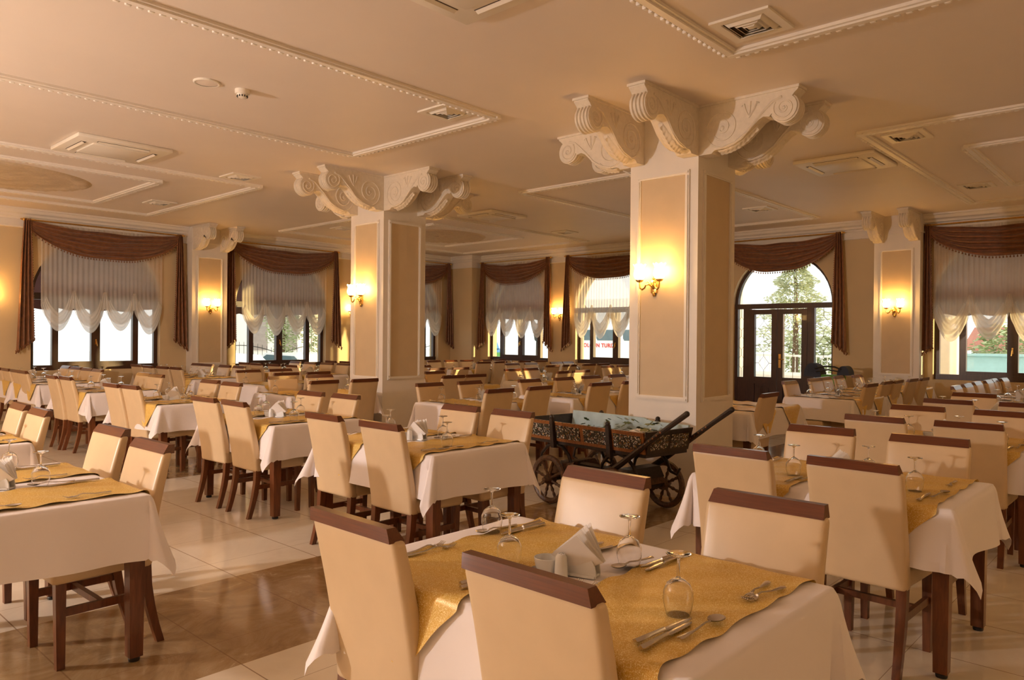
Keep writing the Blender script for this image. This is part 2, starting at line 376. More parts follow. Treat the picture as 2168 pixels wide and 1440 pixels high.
# crown mouldings, frieze band and its lower bead; pilasters interrupt nothing (they stand in front)
def crown(name, W, u0, u1):
    mb = MB()
    prof = [(0, 3.655), (.155, 3.655), (.155, 3.625), (.135, 3.615), (.115, 3.57), (.075, 3.545), (.065, 3.51), (.035, 3.50), (.03, 3.47), (.012, 3.465), (.012, 3.365), (.028, 3.36), (.028, 3.335), (.012, 3.325), (0, 3.325)]
    mb.prism([(d, z) for d, z in prof], lambda a, b_, e: W(e, a, b_), u0, u1)
    return struct(name, mb, MT['white'], 25)
crown('trim_1', LW, -4, 13.85); crown('trim_2', RW, -3, 14.2)
# convex pier in the far corner
mb = MB(); mb.box(13.86, XW, 14.18, YW, 0, HC); struct('wall_corner_pier', mb, MT['wall'])
mb = MB()
for (e, z0, z1) in ((.155, 3.62, HC), (.11, 3.55, 3.62), (.05, 3.49, 3.55), (.014, 3.36, 3.49), (.03, 3.335, 3.36)):
    mb.box(13.86 - e, XW, 14.18 - e, YW, z0, z1)
struct('trim_3', mb, MT['white'])

# ceiling coffers: fillet mouldings with a row of beads
def coffer(name, x0, x1, y0, y1, edges, w=.10, drop=.035):
    mb = MB(); z = HC
    for e in edges:
        if e in 'SN':
            y = y0 if e == 'S' else y1
            for (a, b_, dz) in ((-.055, -.02, drop * .6), (-.03, .02, drop)): mb.box(x0 - .05, x1 + .02, y + a, y + b_, z - dz, z + .01)
            n = int((x1 - x0) / .072)
            for i in range(n): xx = x0 + (i + .5) * (x1 - x0) / n; mb.rbox((.042, .034, .044), (xx, y + .040, z - .018), .010, 2)
        else:
            x = x0 if e == 'W' else x1
            for (a, b_, dz) in ((-.055, -.02, drop * .6), (-.03, .02, drop)): mb.box(x + a, x + b_, y0 - .053, y1 + .023, z - dz - .0015, z + .01)
            n = int((y1 - y0) / .072)
            for i in range(n): yy = y0 + (i + .5) * (y1 - y0) / n; mb.rbox((.034, .042, .044), (x + .040, yy, z - .018), .010, 2)
    return struct(name, mb, MT['white'])
coffer('trim_4', -1.5, 5.24, 5.05, 7.37, 'SNEW')
coffer('trim_5', -1.5, 5.24, -1.2, 2.6, 'NEW')
coffer('trim_6', -1.5, 5.47, 9.97, 13.88, 'SNEW')
coffer('trim_7', -.2, 4.37, 10.72, 13.22, 'SNEW')
coffer('trim_8', 8.13, 13.3, -1.2, 2.6, 'NEW')
coffer('trim_9', 9.43, 12.05, -.4, 1.9, 'NEW')
coffer('trim_10', 8.22, 13.2, 4.93, 7.37, 'SNEW')
coffer('trim_11', 8.1, 13.25, 9.95, 13.88, 'SNEW')
coffer('trim_12', 9.45, 11.95, 10.72, 13.15, 'SNEW')

def medallion(cx, cy, rx, ry, label):
    mb = MB(); z = HC
    def relief(a, t):
        th = 2 * pi * a; k = t
        h = .012 + .016 * abs(sin(9 * th + 5 * k)) * (.5 + .5 * sin(22 * k)) + .014 * (1 if .86 < k < .96 else 0) * (.6 + .4 * sin(48 * th))
        if k > .985: h = .0
        return (cx + rx * k * cos(th), cy + ry * k * sin(th), z - h)
    mb.grid(lambda a, t: relief(a, max(t, .001)), 144, 40, True)
    return solo('ceiling_medallion', mb, MT['medal'], label, 'ceiling medallion', 'ceiling medallions', 60)
medallion(2.45, 12.05, 1.45, 1.02, 'oval carved tan plaster medallion on the ceiling at the left edge')
medallion(10.7, 11.95, 1.05, .92, 'round carved tan plaster medallion on ceiling right of left column')

# ------------------------------------------------------------------ corbels and columns
def corbel_profile(L):
    k = L / .92
    P = [(0, 0), (L, 0), (L, -.032), (L - .012, -.045), (L - .03, -.058)]
    cx, cz, r = L - .12, -.172, .112
    for i in range(13):
        a = radians(52 - i * 18); P.append((cx + r * cos(a), cz + r * sin(a)))
    P += [(.67 * k, -.225), (.62 * k, -.215), (.575 * k, -.235), (.53 * k, -.275), (.48 * k, -.325), (.42 * k, -.375), (.34 * k, -.415), (.26 * k, -.432), (.17 * k, -.432), (.15 * k, -.44), (.13 * k, -.46), (0, -.46)]
    return P
def corbel_mesh(L, w):
    # local: +x is the projection direction, y the width, z = 0 at the ceiling
    k = L / .92
    fn = lambda a, b_, e: (a, e, b_)
    mb = MB(); mb.prism(corbel_profile(L), fn, -w / 2, w / 2)
    mb.box(0, L + .012, -w / 2 - .012, w / 2 + .012, -.022, 0)
    body = mb.mesh('corbel', MT['plaster'], angle=32)
    rl = MB()
    def spiral(cx, cz, r0, r1, turns, dr, y, st=0):
        n = int(26 * turns); pts = []
        for i in range(n + 1):
            t = i / n; a = st + dr * t * turns * 2 * pi; r = r0 + (r1 - r0) * t
            pts.append((cx + r * cos(a), y, cz + r * sin(a)))
        return pts
    for y in (-w / 2 - .001, w / 2 + .001):
        rl.tube(spiral(.235 * k, -.245, .185 * min(k, 1.1), .03, 2.3, -1, y, radians(-40)), .0085, 5)
        rl.tube(spiral(L - .12, -.172, .098, .018, 1.7, 1, y, radians(140)), .0075, 5)
        S = [(.235 * k, -.425), (.36 * k, -.392), (.46 * k, -.33), (.55 * k, -.235), (.63 * k, -.16), (.70 * k, -.10), (.78 * k, -.075)]
        rl.tube([(a, y, b_) for a, b_ in S], .011, 5)
        for j, (ax, az) in enumerate(((.44, -.075), (.50, -.06), (.56, -.075))):
            rl.tube([(.49 * k, y, -.20), ((.49 * .5 + ax * .5 + (j - 1) * .01) * k, y, -.13), (ax * k, y, az), ((ax + (j - 1) * .02) * k, y, az - .012)], [.006, .009, .011, .006], 5)
        rl.sph((.235 * k, y, -.245), .022, 8, 5, (1, .5, 1)); rl.sph((L - .12, y, -.172), .016, 8, 5, (1, .5, 1))
    relief = rl.mesh('spiral_relief', MT['plaster'])
    lf = MB()
    # acanthus leaf along the underside
    zs = [-.436, -.437, -.432, -.42, -.402, -.376, -.34, -.30, -.262]
    def LF(u, v):
        q = u * 8; i = min(7, int(q)); f_ = q - i; z = zs[i] * (1 - f_) + zs[i + 1] * f_; x = (.18 + .36 * u) * k
        e = (v - .5) * 2; wd_ = w * .40 * (1 - .55 * max(0, u - .75) * 4) * (.86 + .14 * abs(cos(6 * pi * (u - .06 * abs(e)))))
        h = .016 * (1 - e * e) ** .5 + .007 * abs(sin(9 * pi * (u - .10 * abs(e)))) * (1 - e * e) + (.010 * math.exp(-(e / .16) ** 2))
        if u in (0, 1): h = 0
        return (x + h * .5 * u, e * wd_, z - h)
    lf.grid(LF, 44, 14)
    leaf = lf.mesh('leaf_relief', MT['plaster'])
    fl = MB()
    for yy in (-w * .36, -w * .12, w * .12, w * .36):
        pts = [(L - .12 + .114 * cos(radians(a)), yy, -.172 + .114 * sin(radians(a))) for a in range(50, -181, -14)]
        fl.tube(pts, w * .085, 6)
    flute = fl.mesh('flute_relief', MT['plaster'])
    return ('corbel', body, [('spiral_relief', relief, []), ('leaf_relief', leaf, []), ('flute_relief', flute, [])])
CORB = corbel_mesh(.92, .155); CORBS = corbel_mesh(.72, .15)
def put(p, parent, loc, rz):
    o = link(p[0], p[1], parent, loc, (0, 0, rz))
    for k in p[2]: put(k, o, (0, 0, 0), 0)
    return o
def frame_rect(mb, fn, a0, a1, z0, z1, w=.042, t=.016):   # moulded rectangular frame, fn(a, d, z)
    for (p, q, r, s) in ((a0, a1, z0, z0 + w), (a0, a1, z1 - w, z1), (a0, a0 + w, z0 + w, z1 - w), (a1 - w, a1, z0 + w, z1 - w)):
        mb.hexa([fn(p, 0, r), fn(q, 0, r), fn(q, t, r), fn(p, t, r), fn(p, 0, s), fn(q, 0, s), fn(q, t, s), fn(p, t, s)])
        ip = .012
        mb.hexa([fn(p + ip, t, r + ip), fn(q - ip, t, r + ip), fn(q - ip, t + .009, r + ip), fn(p + ip, t + .009, r + ip), fn(p + ip, t, s - ip), fn(q - ip, t, s - ip), fn(q - ip, t + .009, s - ip), fn(p + ip, t + .009, s - ip)])
def column(cx, cy, label, h=.37):
    root = empty('column', (cx, cy, 0), label, 'column', 'square columns')
    mb = MB(); mb.box(cx - h, cx + h, cy - h, cy + h, 0, HC); part('shaft', mb, MT['white'], root)
    fns = [lambda a, d, z: (cx - h - d, cy + a, z), lambda a, d, z: (cx + a, cy - h - d, z), lambda a, d, z: (cx + h + d, cy + a, z), lambda a, d, z: (cx + a, cy + h + d, z)]
    for fn in fns:
        mb = MB(); frame_rect(mb, fn, -.285, .285, .91, 3.08); fr = part('panel_moulding', mb, MT['white'], root)
        mb = MB(); a, b_, z0, z1, t = -.243, .243, .952, 3.038, .004
        mb.hexa([fn(a, 0, z0), fn(b_, 0, z0), fn(b_, t, z0), fn(a, t, z0), fn(a, 0, z1), fn(b_, 0, z1), fn(b_, t, z1), fn(a, t, z1)]); part('panel', mb, MT['panel'], fr)
    for s in (-1, 1):
        e = h - .0775
        put(CORB, root, (-h, s * e, HC), pi); put(CORB, root, (h, s * e, HC), 0)
        put(CORB, root, (s * e, -h, HC), -pi / 2); put(CORB, root, (s * e, h, HC), pi / 2)
    return root
column(6.62, 3.79, 'large square cream column with scroll corbels behind the painted cart')
column(6.62, 8.47, 'square cream column with scroll corbels left of centre')
def pilaster(W, u, dpth, base, rz, label):
    root = empty('pilaster', base, label, 'pilaster', 'wall pilasters'); h = .365
    mb = MB(); p = [W(u - h, .001, 0), W(u + h, .001, 0), W(u + h, dpth, 0), W(u - h, dpth, 0)]
    mb.hexa(p + [(a, b_, HC) for a, b_, c in p]); part('shaft', mb, MT['white'], root)
    fn = lambda a, d, z: W(u + a, dpth + d, z)
    mb = MB(); frame_rect(mb, fn, -.27, .27, .90, 3.08); fr = part('panel_moulding', mb, MT['white'], root)
    mb = MB(); a, b_, z0, z1, t = -.23, .23, .942, 3.038, .004
    mb.hexa([fn(a, 0, z0), fn(b_, 0, z0), fn(b_, t, z0), fn(a, t, z0), fn(a, 0, z1), fn(b_, 0, z1), fn(b_, t, z1), fn(a, t, z1)]); part('panel', mb, MT['panel'], fr)
    mb = MB()
    for (e, za, zb) in ((.02, 3.335, 3.36), (.008, 3.36, 3.47)):
        q = [W(u - h - e, 0, 0), W(u + h + e, 0, 0), W(u + h + e, dpth + e, 0), W(u - h - e, dpth + e, 0)]
        mb.hexa([(x, y, za) for x, y, z in q] + [(x, y, zb) for x, y, z in q])
    part('frieze_band', mb, MT['white'], root)
    for s in (-1, 1):
        x, y, z = W(u + s * (h - .085), dpth, HC)
        put(CORBS, root, (x - base[0], y - base[1], HC), rz)
    return root
pilaster(LW, 7.02, .25, (7.02, YW - .1, 0), -pi / 2, 'cream pilaster with two corbels between the two left windows')
pilaster(RW, 3.83, .30, (XW - .1, 3.83, 0), pi, 'cream pilaster with two corbels right of the double door')
pilaster(RW, 8.1, .25, (XW - .1, 8.1, 0), pi, 'wall pilaster with corbel peeking out left of the right column')

# ------------------------------------------------------------------ windows, door, awnings
def arch_ring(mb, W, c, zp, r, w, d0, d1, n=22):
    for i in range(n):
        a0, a1 = pi * i / n, pi * (i + 1) / n
        P = [(c - r * cos(a), zp + r * sin(a)) for a in (a0, a1)]; Q = [(c - (r - w) * cos(a), zp + (r - w) * sin(a)) for a in (a0, a1)]
        mb.hexa([W(P[0][0], d0, P[0][1]), W(P[1][0], d0, P[1][1]), W(Q[1][0], d0, Q[1][1]), W(Q[0][0], d0, Q[0][1]),
                 W(P[0][0], d1, P[0][1]), W(P[1][0], d1, P[1][1]), W(Q[1][0], d1, Q[1][1]), W(Q[0][0], d1, Q[0][1])])
def wbox(mb, W, a, b_, d0, d1, z0, z1):
    mb.hexa([W(a, d0, z0), W(b_, d0, z0), W(b_, d1, z0), W(a, d1, z0), W(a, d0, z1), W(b_, d0, z1), W(b_, d1, z1), W(a, d1, z1)])
def pane_mesh(W, a, b_, z0, z1, arch, d):
    mb = MB()
    mb.add([W(a, d, z0), W(b_, d, z0), W(b_, d, z1), W(a, d, z1)], [(0, 1, 2, 3)])
    if arch:
        r = (b_ - a) / 2; c = (a + b_) / 2
        pts = [(c - r * cos(pi * i / 20), z1 + r * sin(pi * i / 20)) for i in range(21)]
        mb.add([W(p, d, q) for p, q in pts], [tuple(range(21))])
    return mb
for i, (wl, a, b_, zs, zp) in WIN.items():
    W = LW if wl == 'L' else RW; wd_ = b_ - a; mb = MB(); d0, d1 = -.20, -.12
    arch_ring(mb, W, (a + b_) / 2, zp, wd_ / 2, .07, d0, d1)
    wbox(mb, W, a, a + .07, d0, d1, zs, zp); wbox(mb, W, b_ - .07, b_, d0, d1, zs, zp)
    wbox(mb, W, a, b_, d0 - .01, d1 + .02, zs, zs + .09)
    wbox(mb, W, a, b_, d0, d1 + .012, zp - .05, zp + .07)
    for t, w in ((.185, .10), (.49, .15), (.81, .10)):
        wbox(mb, W, a + t * wd_ - w / 2, a + t * wd_ + w / 2, d0, d1 + .015, zs + .05, zp)
    wbox(mb, W, a + .185 * wd_, a + .81 * wd_, d0 + .004, d1 + .010, zs + .06, zs + .15)
    o = struct('window_%d' % i, mb, MT['frame'])
    part('pane', pane_mesh(W, a + .06, b_ - .06, zs + .08, zp, True, -.16), MT['pane'], o)
    mb = MB(); u = a + .49 * wd_; wbox(mb, W, u - .012, u + .012, d1 + .015, d1 + .03, 1.30, 1.40); mb.tube([W(u, d1 + .03, 1.37), W(u, d1 + .055, 1.37), W(u + .012, d1 + .06, 1.27)], .009, 6)
    part('handle', mb, MT['brass'], o)
def awning(W, a, b_, label):
    mb = MB(); n = 12
    mb.grid(lambda u, t: W(a - .12 + u * (b_ - a + .24), -.36 - 1.15 * t, 3.42 - 1.22 * t - .05 * sin(pi * t)), 10, 6)
    mb.grid(lambda u, t: W(a - .12 + u * (b_ - a + .24), -.36 - 1.15 * t, 3.39 - 1.22 * t - .05 * sin(pi * t)), 10, 6)
    mb.grid(lambda u, t: W(a - .12 + u * (b_ - a + .24), -1.51, 2.20 - t * (.20 + .04 * abs(sin(pi * 5 * u)))), 60, 2)
    for u in (a - .12, b_ + .12):
        mb.add([W(u, -.36, 3.40), W(u, -1.51, 2.18), W(u, -1.51, 2.0), W(u, -.36, 2.0)], [(0, 1, 2, 3)])
    return solo('awning', mb, MT['awning'], label, 'awning', 'window awnings')
WN = {1: 'far left window', 2: 'second window from the left', 3: 'window right of left column', 4: 'far corner window', 5: 'window showing the bus', 6: 'right edge window'}
for i in (1, 2, 3, 4, 6): awning(LW if WIN[i][0] == 'L' else RW, WIN[i][1], WIN[i][2], 'dark maroon awning outside the ' + WN[i])

def build_door():
    W = RW; a, b_, zs, zp = DOOR; c = (a + b_) / 2; d0, d1 = -.20, -.11; mb = MB()
    arch_ring(mb, W, c, zp, (b_ - a) / 2, .06, d0, d1)
    wbox(mb, W, a, a + .06, d0, d1, 0, zp); wbox(mb, W, b_ - .06, b_, d0, d1, 0, zp)
    wbox(mb, W, a, b_, d0 - .004, d1 + .01, zp - .09, zp + .01)
    for u in (5.44, 6.72): wbox(mb, W, u - .07, u + .07, d0, d1, 0, zp - .05)
    wbox(mb, W, a, 5.4, d0 + .01, d1 - .01, 0, .74); wbox(mb, W, 6.75, b_, d0 + .01, d1 - .01, 0, .74)
    o = struct('door_1', mb, MT['frame'])
    pm = pane_mesh(W, a + .05, b_ - .05, zp, zp, True, -.16); part('transom_pane', pm, MT['pane'], o)
    def lead(m, u0, u1, z0, z1, d):
        uc = (u0 + u1) / 2; r = .002
        dz = (z1 - z0)
        for k in (.22, .5, .78):
            z = z0 + dz * k; q = .11
            m.tube([W(uc - q, d, z), W(uc, d, z + q * 1.25), W(uc + q, d, z), W(uc, d, z - q * 1.25), W(uc - q, d, z)], .0045, 5)
            m.tube([W(u0, d, z), W(uc - q, d, z)], .0045, 5); m.tube([W(uc + q, d, z), W(u1, d, z)], .0045, 5)
        zz = [z0, z0 + dz * .22 - .1375, z0 + dz * .22 + .1375, z0 + dz * .5 - .1375, z0 + dz * .5 + .1375, z0 + dz * .78 - .1375, z0 + dz * .78 + .1375, z1]
        for k in range(0, 8, 2): m.tube([W(uc, d, zz[k]), W(uc, d, zz[k + 1])], .0045, 5)
    for (u0, u1) in ((a + .05, 5.38), (6.78, b_ - .05)):
        p = part('side_pane', pane_mesh(W, u0, u1, .74, zp - .08, False, -.16), MT['pane'], o)
        m = MB(); lead(m, u0, u1, .74, zp - .08, -.155); part('lead_pattern', m, MT['lead'], p)
    for (u0, u1, hs) in ((5.5, 6.08, 1), (6.09, 6.66, 0)):
        m = MB(); wbox(m, W, u0, u0 + .11, -.18, -.10, .02, zp - .10); wbox(m, W, u1 - .11, u1, -.18, -.10, .02, zp - .10)
        wbox(m, W, u0 + .004, u1 - .004, -.176, -.104, .024, .14); wbox(m, W, u0 + .004, u1 - .004, -.176, -.104, .62, .76); wbox(m, W, u0 + .004, u1 - .004, -.176, -.104, zp - .20, zp - .104)
        wbox(m, W, u0 + .1, u1 - .1, -.17, -.13, .14, .62); wbox(m, W, u0 + .17, u1 - .17, -.16, -.115, .21, .55)
        lf = part('door_leaf', m, MT['frame'], o)
        part('pane', pane_mesh(W, u0 + .1, u1 - .1, .75, zp - .19, False, -.15), MT['pane'], lf)
        m = MB(); lead(m, u0 + .11, u1 - .11, .76, zp - .20, -.145); part('lead_pattern', m, MT['lead'], lf)
        if hs:
            m = MB(); wbox(m, W, 6.005, 6.05, -.10, -.09, .95, 1.22); m.tube([W(6.027, -.09, 1.12), W(6.027, -.05, 1.12), W(5.92, -.045, 1.115)], .011, 6)
            part('handle', m, MT['brass'], lf)
build_door()

# ------------------------------------------------------------------ curtains
ROD_Z = 3.46
def rod(W, a, b_, label):
    m = MB(); m.tube([W(a, .10, ROD_Z), W(b_, .10, ROD_Z)], .014, 8)
    root = solo('curtain_rod', m, MT['brass'], label, 'curtain rod', 'curtain rods')
    for u, s in ((a, -1), (b_, 1)):
        m = MB(); x, y, z = W(u + s * .03, .10, ROD_Z); m.sph((x, y, z), .028, 10, 6); x, y, z = W(u + s * .07, .10, ROD_Z); m.sph((x, y, z), .016, 8, 5)
        part('finial', m, MT['brass'], root)
        m = MB(); m.tube([W(u - s * .06, .10, ROD_Z), W(u - s * .06, -.002, ROD_Z - .01)], .010, 6); part('bracket', m, MT['brass'], root)
    return root
def swag(W, a, b_, label, sag=.60, top=.12):
    def S(s, t, dd=0):
        k = (4 * s * (1 - s)); k = k ** .72 if k > 0 else 0
        tp = top * k; z = ROD_Z + .01 - tp - (sag - tp) * k * t
        wv = sin(2 * pi * (5.2 * t + .35 * sin(3 * s)))
        d = .105 + .028 * k + .055 * k * t + .034 * k * wv + dd - .02 * (1 - k) * t
        z -= .07 * (1 - k) * t
        return W(a + .02 + (b_ - a - .04) * s, d, z + .010 * k * sin(17 * s + 6 * t))
    m = MB(); m.grid(S, 56, 44)
    root = solo('swag_valance', m, MT['swag'], label, 'curtain swag', 'brown swag valances', 80)
    m = MB(); n = int((b_ - a) / .048)
    m.tube([S(i / 60, 1.0, .004) for i in range(1, 60)], .009, 5)
    for i in range(n):
        x, y, z = S((i + .5) / n, 1.0, .004)
        m.tube([(x, y, z), (x, y, z - .018), (x, y, z - .030), (x, y, z - .046)], [.003, .005, .013, .009], 5)
    part('tassel_fringe', m, MT['fringe'], root)['kind'] = 'stuff'
    return root
def jabot(W, u, s, label, zb_in, zb_out, w0=.10, w1=.27):   # s = +1 when the outer side is at larger u
    def S(p, t):
        wid = w0 + (w1 - w0) * t ** .8; zb = zb_in + (zb_out - zb_in) * p
        z = ROD_Z + .02 - (ROD_Z + .02 - zb) * t
        return W(u + s * (wid * (p - .35)), .10 + .030 * sin(2 * pi * 3.5 * p + .6 * t) + .02 * t + .01 * sin(5 * t + 4 * p), z)
    m = MB(); m.grid(S, 36, 30)
    root = solo('jabot_curtain', m, MT['swag'], label, 'side curtain', 'brown side curtains', 80)
    m = MB(); n = 16
    for k in range(3):
        for i in range(n):
            x, y, z = S(i / (n - 1), 1 - .0 * k)
            dx = RND.uniform(-.008, .008); z -= k * .016
            m.sph((x + dx, y + RND.uniform(-.01, .01), z - .01), .012, 6, 4, (1, 1, 1.3))
    edge = 0 if zb_in > zb_out else 1
    for i in range(46):
        x, y, z = S(edge, .03 + .95 * i / 45); m.sph((x, y, z), .011, 5, 4)
    part('tassel_fringe', m, MT['fringe'], root)['kind'] = 'stuff'
    return root
def sheer(W, a, b_, label, n=4, zp=2.02, zlow=1.54, ztop=3.42):
    rr = random.Random(int(a * 100))
    lows = [zlow + rr.uniform(-.05, .04) for _ in range(n)]; wdt = (b_ - a) / n
    def S(s, t):
        k = s * n; i = min(n - 1, int(k)); fr = k - i
        prof = sin(pi * min(1, max(0, fr))) ** .55
        zb = zp - .06 - (zp - .06 - (lows[i] + .10)) * prof
        z = ztop - (ztop - zb) * t
        low = max(0, (2.25 - z) / .7)
        d = .035 + .010 * sin(2 * pi * 26 * s + 2 * sin(9 * s)) * (1 - .5 * low) + .055 * low * prof
        return W(a + (b_ - a) * s, d, z)
    m = MB(); m.grid(S, 230, 26)
    root = solo('sheer_curtain', m, MT['sheer'], label, 'sheer curtain', 'white gathered sheers', 180)
    for i in range(n):
        m = MB(); u0, u1 = a + i * wdt + .015, a + (i + 1) * wdt - .015
        zl = lows[i]
        def U(s, t, u0=u0, u1=u1, zl=zl):
            # a gathered band hanging in a U from peak to peak; t runs from the inner to the lower edge
            p = sin(pi * s) ** .62
            inn = 1 - .62 * (1 - t)
            z = zp + .10 * (1 - t) * abs(1 - 2 * s) - (zp - zl) * p * inn - .02 * t
            uu = u0 + (u1 - u0) * (.5 + (s - .5) * (1 - .30 * (1 - t)) )
            d = .06 + .075 * p * sin(pi * (.15 + .75 * t)) + .012 * sin(2 * pi * (4.2 * t + .4 * s))
            return W(uu, d, z)
        m.grid(U, 28, 16); part('gathered_scallop', m, MT['sheer2'], root, 180)
    for i in range(1, n):   # the pulled-up tents between the scallops
        m = MB(); uc = a + i * wdt
        def T(s, t, uc=uc):
            wid = .05 + .17 * t
            return W(uc + (s - .5) * wid, .055 + .03 * t + .012 * sin(2 * pi * 3 * s), zp + .22 - .30 * t - .10 * t * abs(2 * s - 1))
        m.grid(T, 18, 8); part('gathered_tent', m, MT['sheer2'], root, 180)
    return root
#        wall  rod a,b      sheer a,b     jabots: which ends (u, s, zin, zout)
CUR = {1: (LW, 3.83, 6.50, 4.08, 6.16, 'far left window'), 2: (LW, 7.52, 10.14, 7.82, 9.90, 'second window from the left'),
       3: (LW, 11.15, 13.72, 11.4, 13.5, 'window right of left column'), 4: (RW, 11.72, 14.05, 11.85, 13.95, 'far corner window'),
       5: (RW, 8.62, 11.18, 8.86, 11.0, 'window showing the bus'), 6: (RW, .93, 3.44, 1.15, 3.32, 'right edge window')}
for i, (W, a, b_, sa, sb, nm) in CUR.items():
    rod(W, a, b_, 'brass curtain rod over the ' + nm)
    swag(W, a, b_, 'brown fringed swag valance over the ' + nm)
    lo, hi = ('left', 'right') if W is LW else ('right', 'left')
    if i == 5: hi, lo = 'left', 'right'
    jabot(W, a + (.04 if i != 4 else .07), -1, 'brown fringed side curtain hanging %s of the %s' % (lo, nm), 1.42, 1.20)
    jabot(W, b_ - .04, 1, 'brown fringed side curtain hanging %s of the %s' % (hi, nm), 1.42, 1.22)
    sheer(W, sa, sb, 'white scalloped sheer curtain in the ' + nm, 4, 2.05)
rod(RW, 4.84, 7.15, 'brass curtain rod over the arched double door')
swag(RW, 4.84, 7.15, 'brown fringed swag valance over the arched double door', .66)
jabot(RW, 4.88, -1, 'brown fringed side curtain right of the double door', 1.50, 1.28)
jabot(RW, 7.11, 1, 'brown fringed side curtain left of the double door', 1.50, 1.28)

# ------------------------------------------------------------------ wall sconces
def make_sconce():
    # local: wall plane at x = 0, the lamp reaches out to +x
    m = MB(); m.rbox((.02, .07, .13), (.01, 0, -.02), .008, 2); m.sph((.02, 0, -.02), .028, 8, 6); m.sph((.018, 0, .06), .016, 8, 5); m.sph((.018, 0, -.095), .014, 8, 5, (1, 1, 1.6))
    back = m.mesh('backplate', MT['brass']); kids = []
    kids.append(('backplate', back, []))
    for s in (-1, 1):
        m = MB(); m.tube([(.02, s * .01, -.03), (.07, s * .02, .0), (.085, s * .045, -.005), (.085, s * .06, -.035), (.09, s * .085, -.05), (.095, s * .105, -.035), (.095, s * .11, .0), (.095, s * .11, .02)], [.008, .009, .008, .009, .010, .009, .008, .008], 7)
        m.tube([(.06, s * .02, .01), (.07, s * .035, .03), (.075, s * .05, .02), (.07, s * .045, .008)], .006, 6)
        m.lathe([(.001, .018), (.022, .022), (.036, .034), (.038, .045), (.03, .047), (.001, .047)], 14, (.095, s * .11, 0))
        arm = m.mesh('arm', MT['brass'])
        m = MB(); pr = [(.026, .046), (.044, .058), (.056, .085), (.057, .105), (.050, .135), (.045, .155), (.050, .175), (.060, .188)]
        n = 16; vs = []; c = (.095, s * .11, 0)
        m.grid(lambda a, t: (lambda q: (c[0] + q[0] * cos(2 * pi * a), c[1] + q[0] * sin(2 * pi * a), q[1]))((lambda k: (pr[k][0] * (1 + (.05 * cos(2 * pi * a * 8) if k >= 5 else 0)), pr[k][1] + (.008 * cos(2 * pi * a * 8) if k == 7 else 0)))(round(t * 7))), 32, 7, True)
        sh = m.mesh('lamp_shade', MT['shade'])
        kids.append(('arm', arm, [('lamp_shade', sh, [])]))
    return ('wall_sconce', None, kids)
SCON = make_sconce()
def sconce(loc, rz, label): spawn(SCON, loc, rz, label, 'wall lamp', 'lit brass wall sconces')
sconce((6.242, 3.87, 2.02), pi, 'lit two-arm brass wall sconce on the large right column')
sconce((6.242, 8.57, 2.02), pi, 'lit two-arm brass wall sconce on the left column')
sconce((7.02, 14.742, 2.03), -pi / 2, 'lit brass wall sconce on the pilaster between left windows')
sconce((10.62, 14.995, 2.05), -pi / 2, 'lit brass wall sconce peeking out left of the left column')
sconce((3.25, 14.995, 2.05), -pi / 2, 'lit brass wall sconce glowing just off the left edge')
sconce((14.195, 11.46, 2.03), pi, 'lit brass wall sconce between the two corner curtains')
sconce((6.998, 3.79, 2.02), 0, 'added unseen brass fill sconce on the back of the large column')  # added behind the column to bring warm light to the far side
sconce((6.998, 8.47, 2.02), 0, 'added unseen brass fill sconce on the back of left column')  # likewise an added, unseen source of warm light
sconce((13.89, 3.85, 2.02), pi, 'lit brass wall sconce on the pilaster right of the door')
for x, y, rz in ((-.4, 14.99, -pi / 2), (14.19, -.3, pi), (14.19, 8.42, pi)): sconce((x, y, 2.05), rz, 'added brass fill sconce on a wall out of sight')  # extra sconces added out of view for ambient fill

# ------------------------------------------------------------------ ceiling equipment
def air_con(x0, y0, x1, y1, label):
    cx, cy = (x0 + x1) / 2, (y0 + y1) / 2; hx, hy = (x1 - x0) / 2, (y1 - y0) / 2
    root = empty('air_conditioner', (cx, cy, HC), label, 'air conditioner', 'ceiling air conditioners')
    m = MB(); z = HC
    m.rbox((2 * hx, 2 * hy, .044), (cx, cy, z - .022), .012, 2); part('housing', m, MT['plastic'], root)
    m = MB(); m.rbox((1.16 * hx, 1.16 * hy, .02), (cx, cy, z - .050), .008, 2); part('intake_grille', m, MT['plastic'], root)
    for (dx, dy) in ((1, 0), (-1, 0), (0, 1), (0, -1)):
        m = MB()
        if dx: m.box(cx + dx * hx * .76 - .028, cx + dx * hx * .76 + .028, cy - hy * .55, cy + hy * .55, z - .0455, z - .040)
        else: m.box(cx - hx * .55, cx + hx * .55, cy + dy * hy * .76 - .028, cy + dy * hy * .76 + .028, z - .0455, z - .040)
        sl = part('air_slot', m, MT['grille'], root)
        m = MB()
        if dx: m.hexa([(cx + dx * hx * .76 + a, cy + b_, z + c) for a, b_, c in ((-.02, -hy * .54, -.047), (.005, -hy * .54, -.062), (.005, hy * .54, -.062), (-.02, hy * .54, -.047), (-.017, -hy * .54, -.044), (.008, -hy * .54, -.059), (.008, hy * .54, -.059), (-.017, hy * .54, -.044))])
        else: m.hexa([(cx + b_, cy + dy * hy * .76 + a, z + c) for a, b_, c in ((-.02, -hx * .54, -.047), (.005, -hx * .54, -.062), (.005, hx * .54, -.062), (-.02, hx * .54, -.047), (-.017, -hx * .54, -.044), (.008, -hx * .54, -.059), (.008, hx * .54, -.059), (-.017, hx * .54, -.044))])
        part('louvre', m, MT['plastic'], sl)
air_con(2.74, 8.80, 3.74, 9.74, 'square ceiling air conditioner on the left above the left tables')
air_con(8.92, 2.70, 9.81, 3.63, 'square ceiling air conditioner right of the right column')
air_con(2.58, 2.74, 3.52, 3.67, 'ceiling air conditioner cut off by the top edge')
air_con(9.0, 8.75, 9.9, 9.6, 'ceiling air conditioner right of the left column')
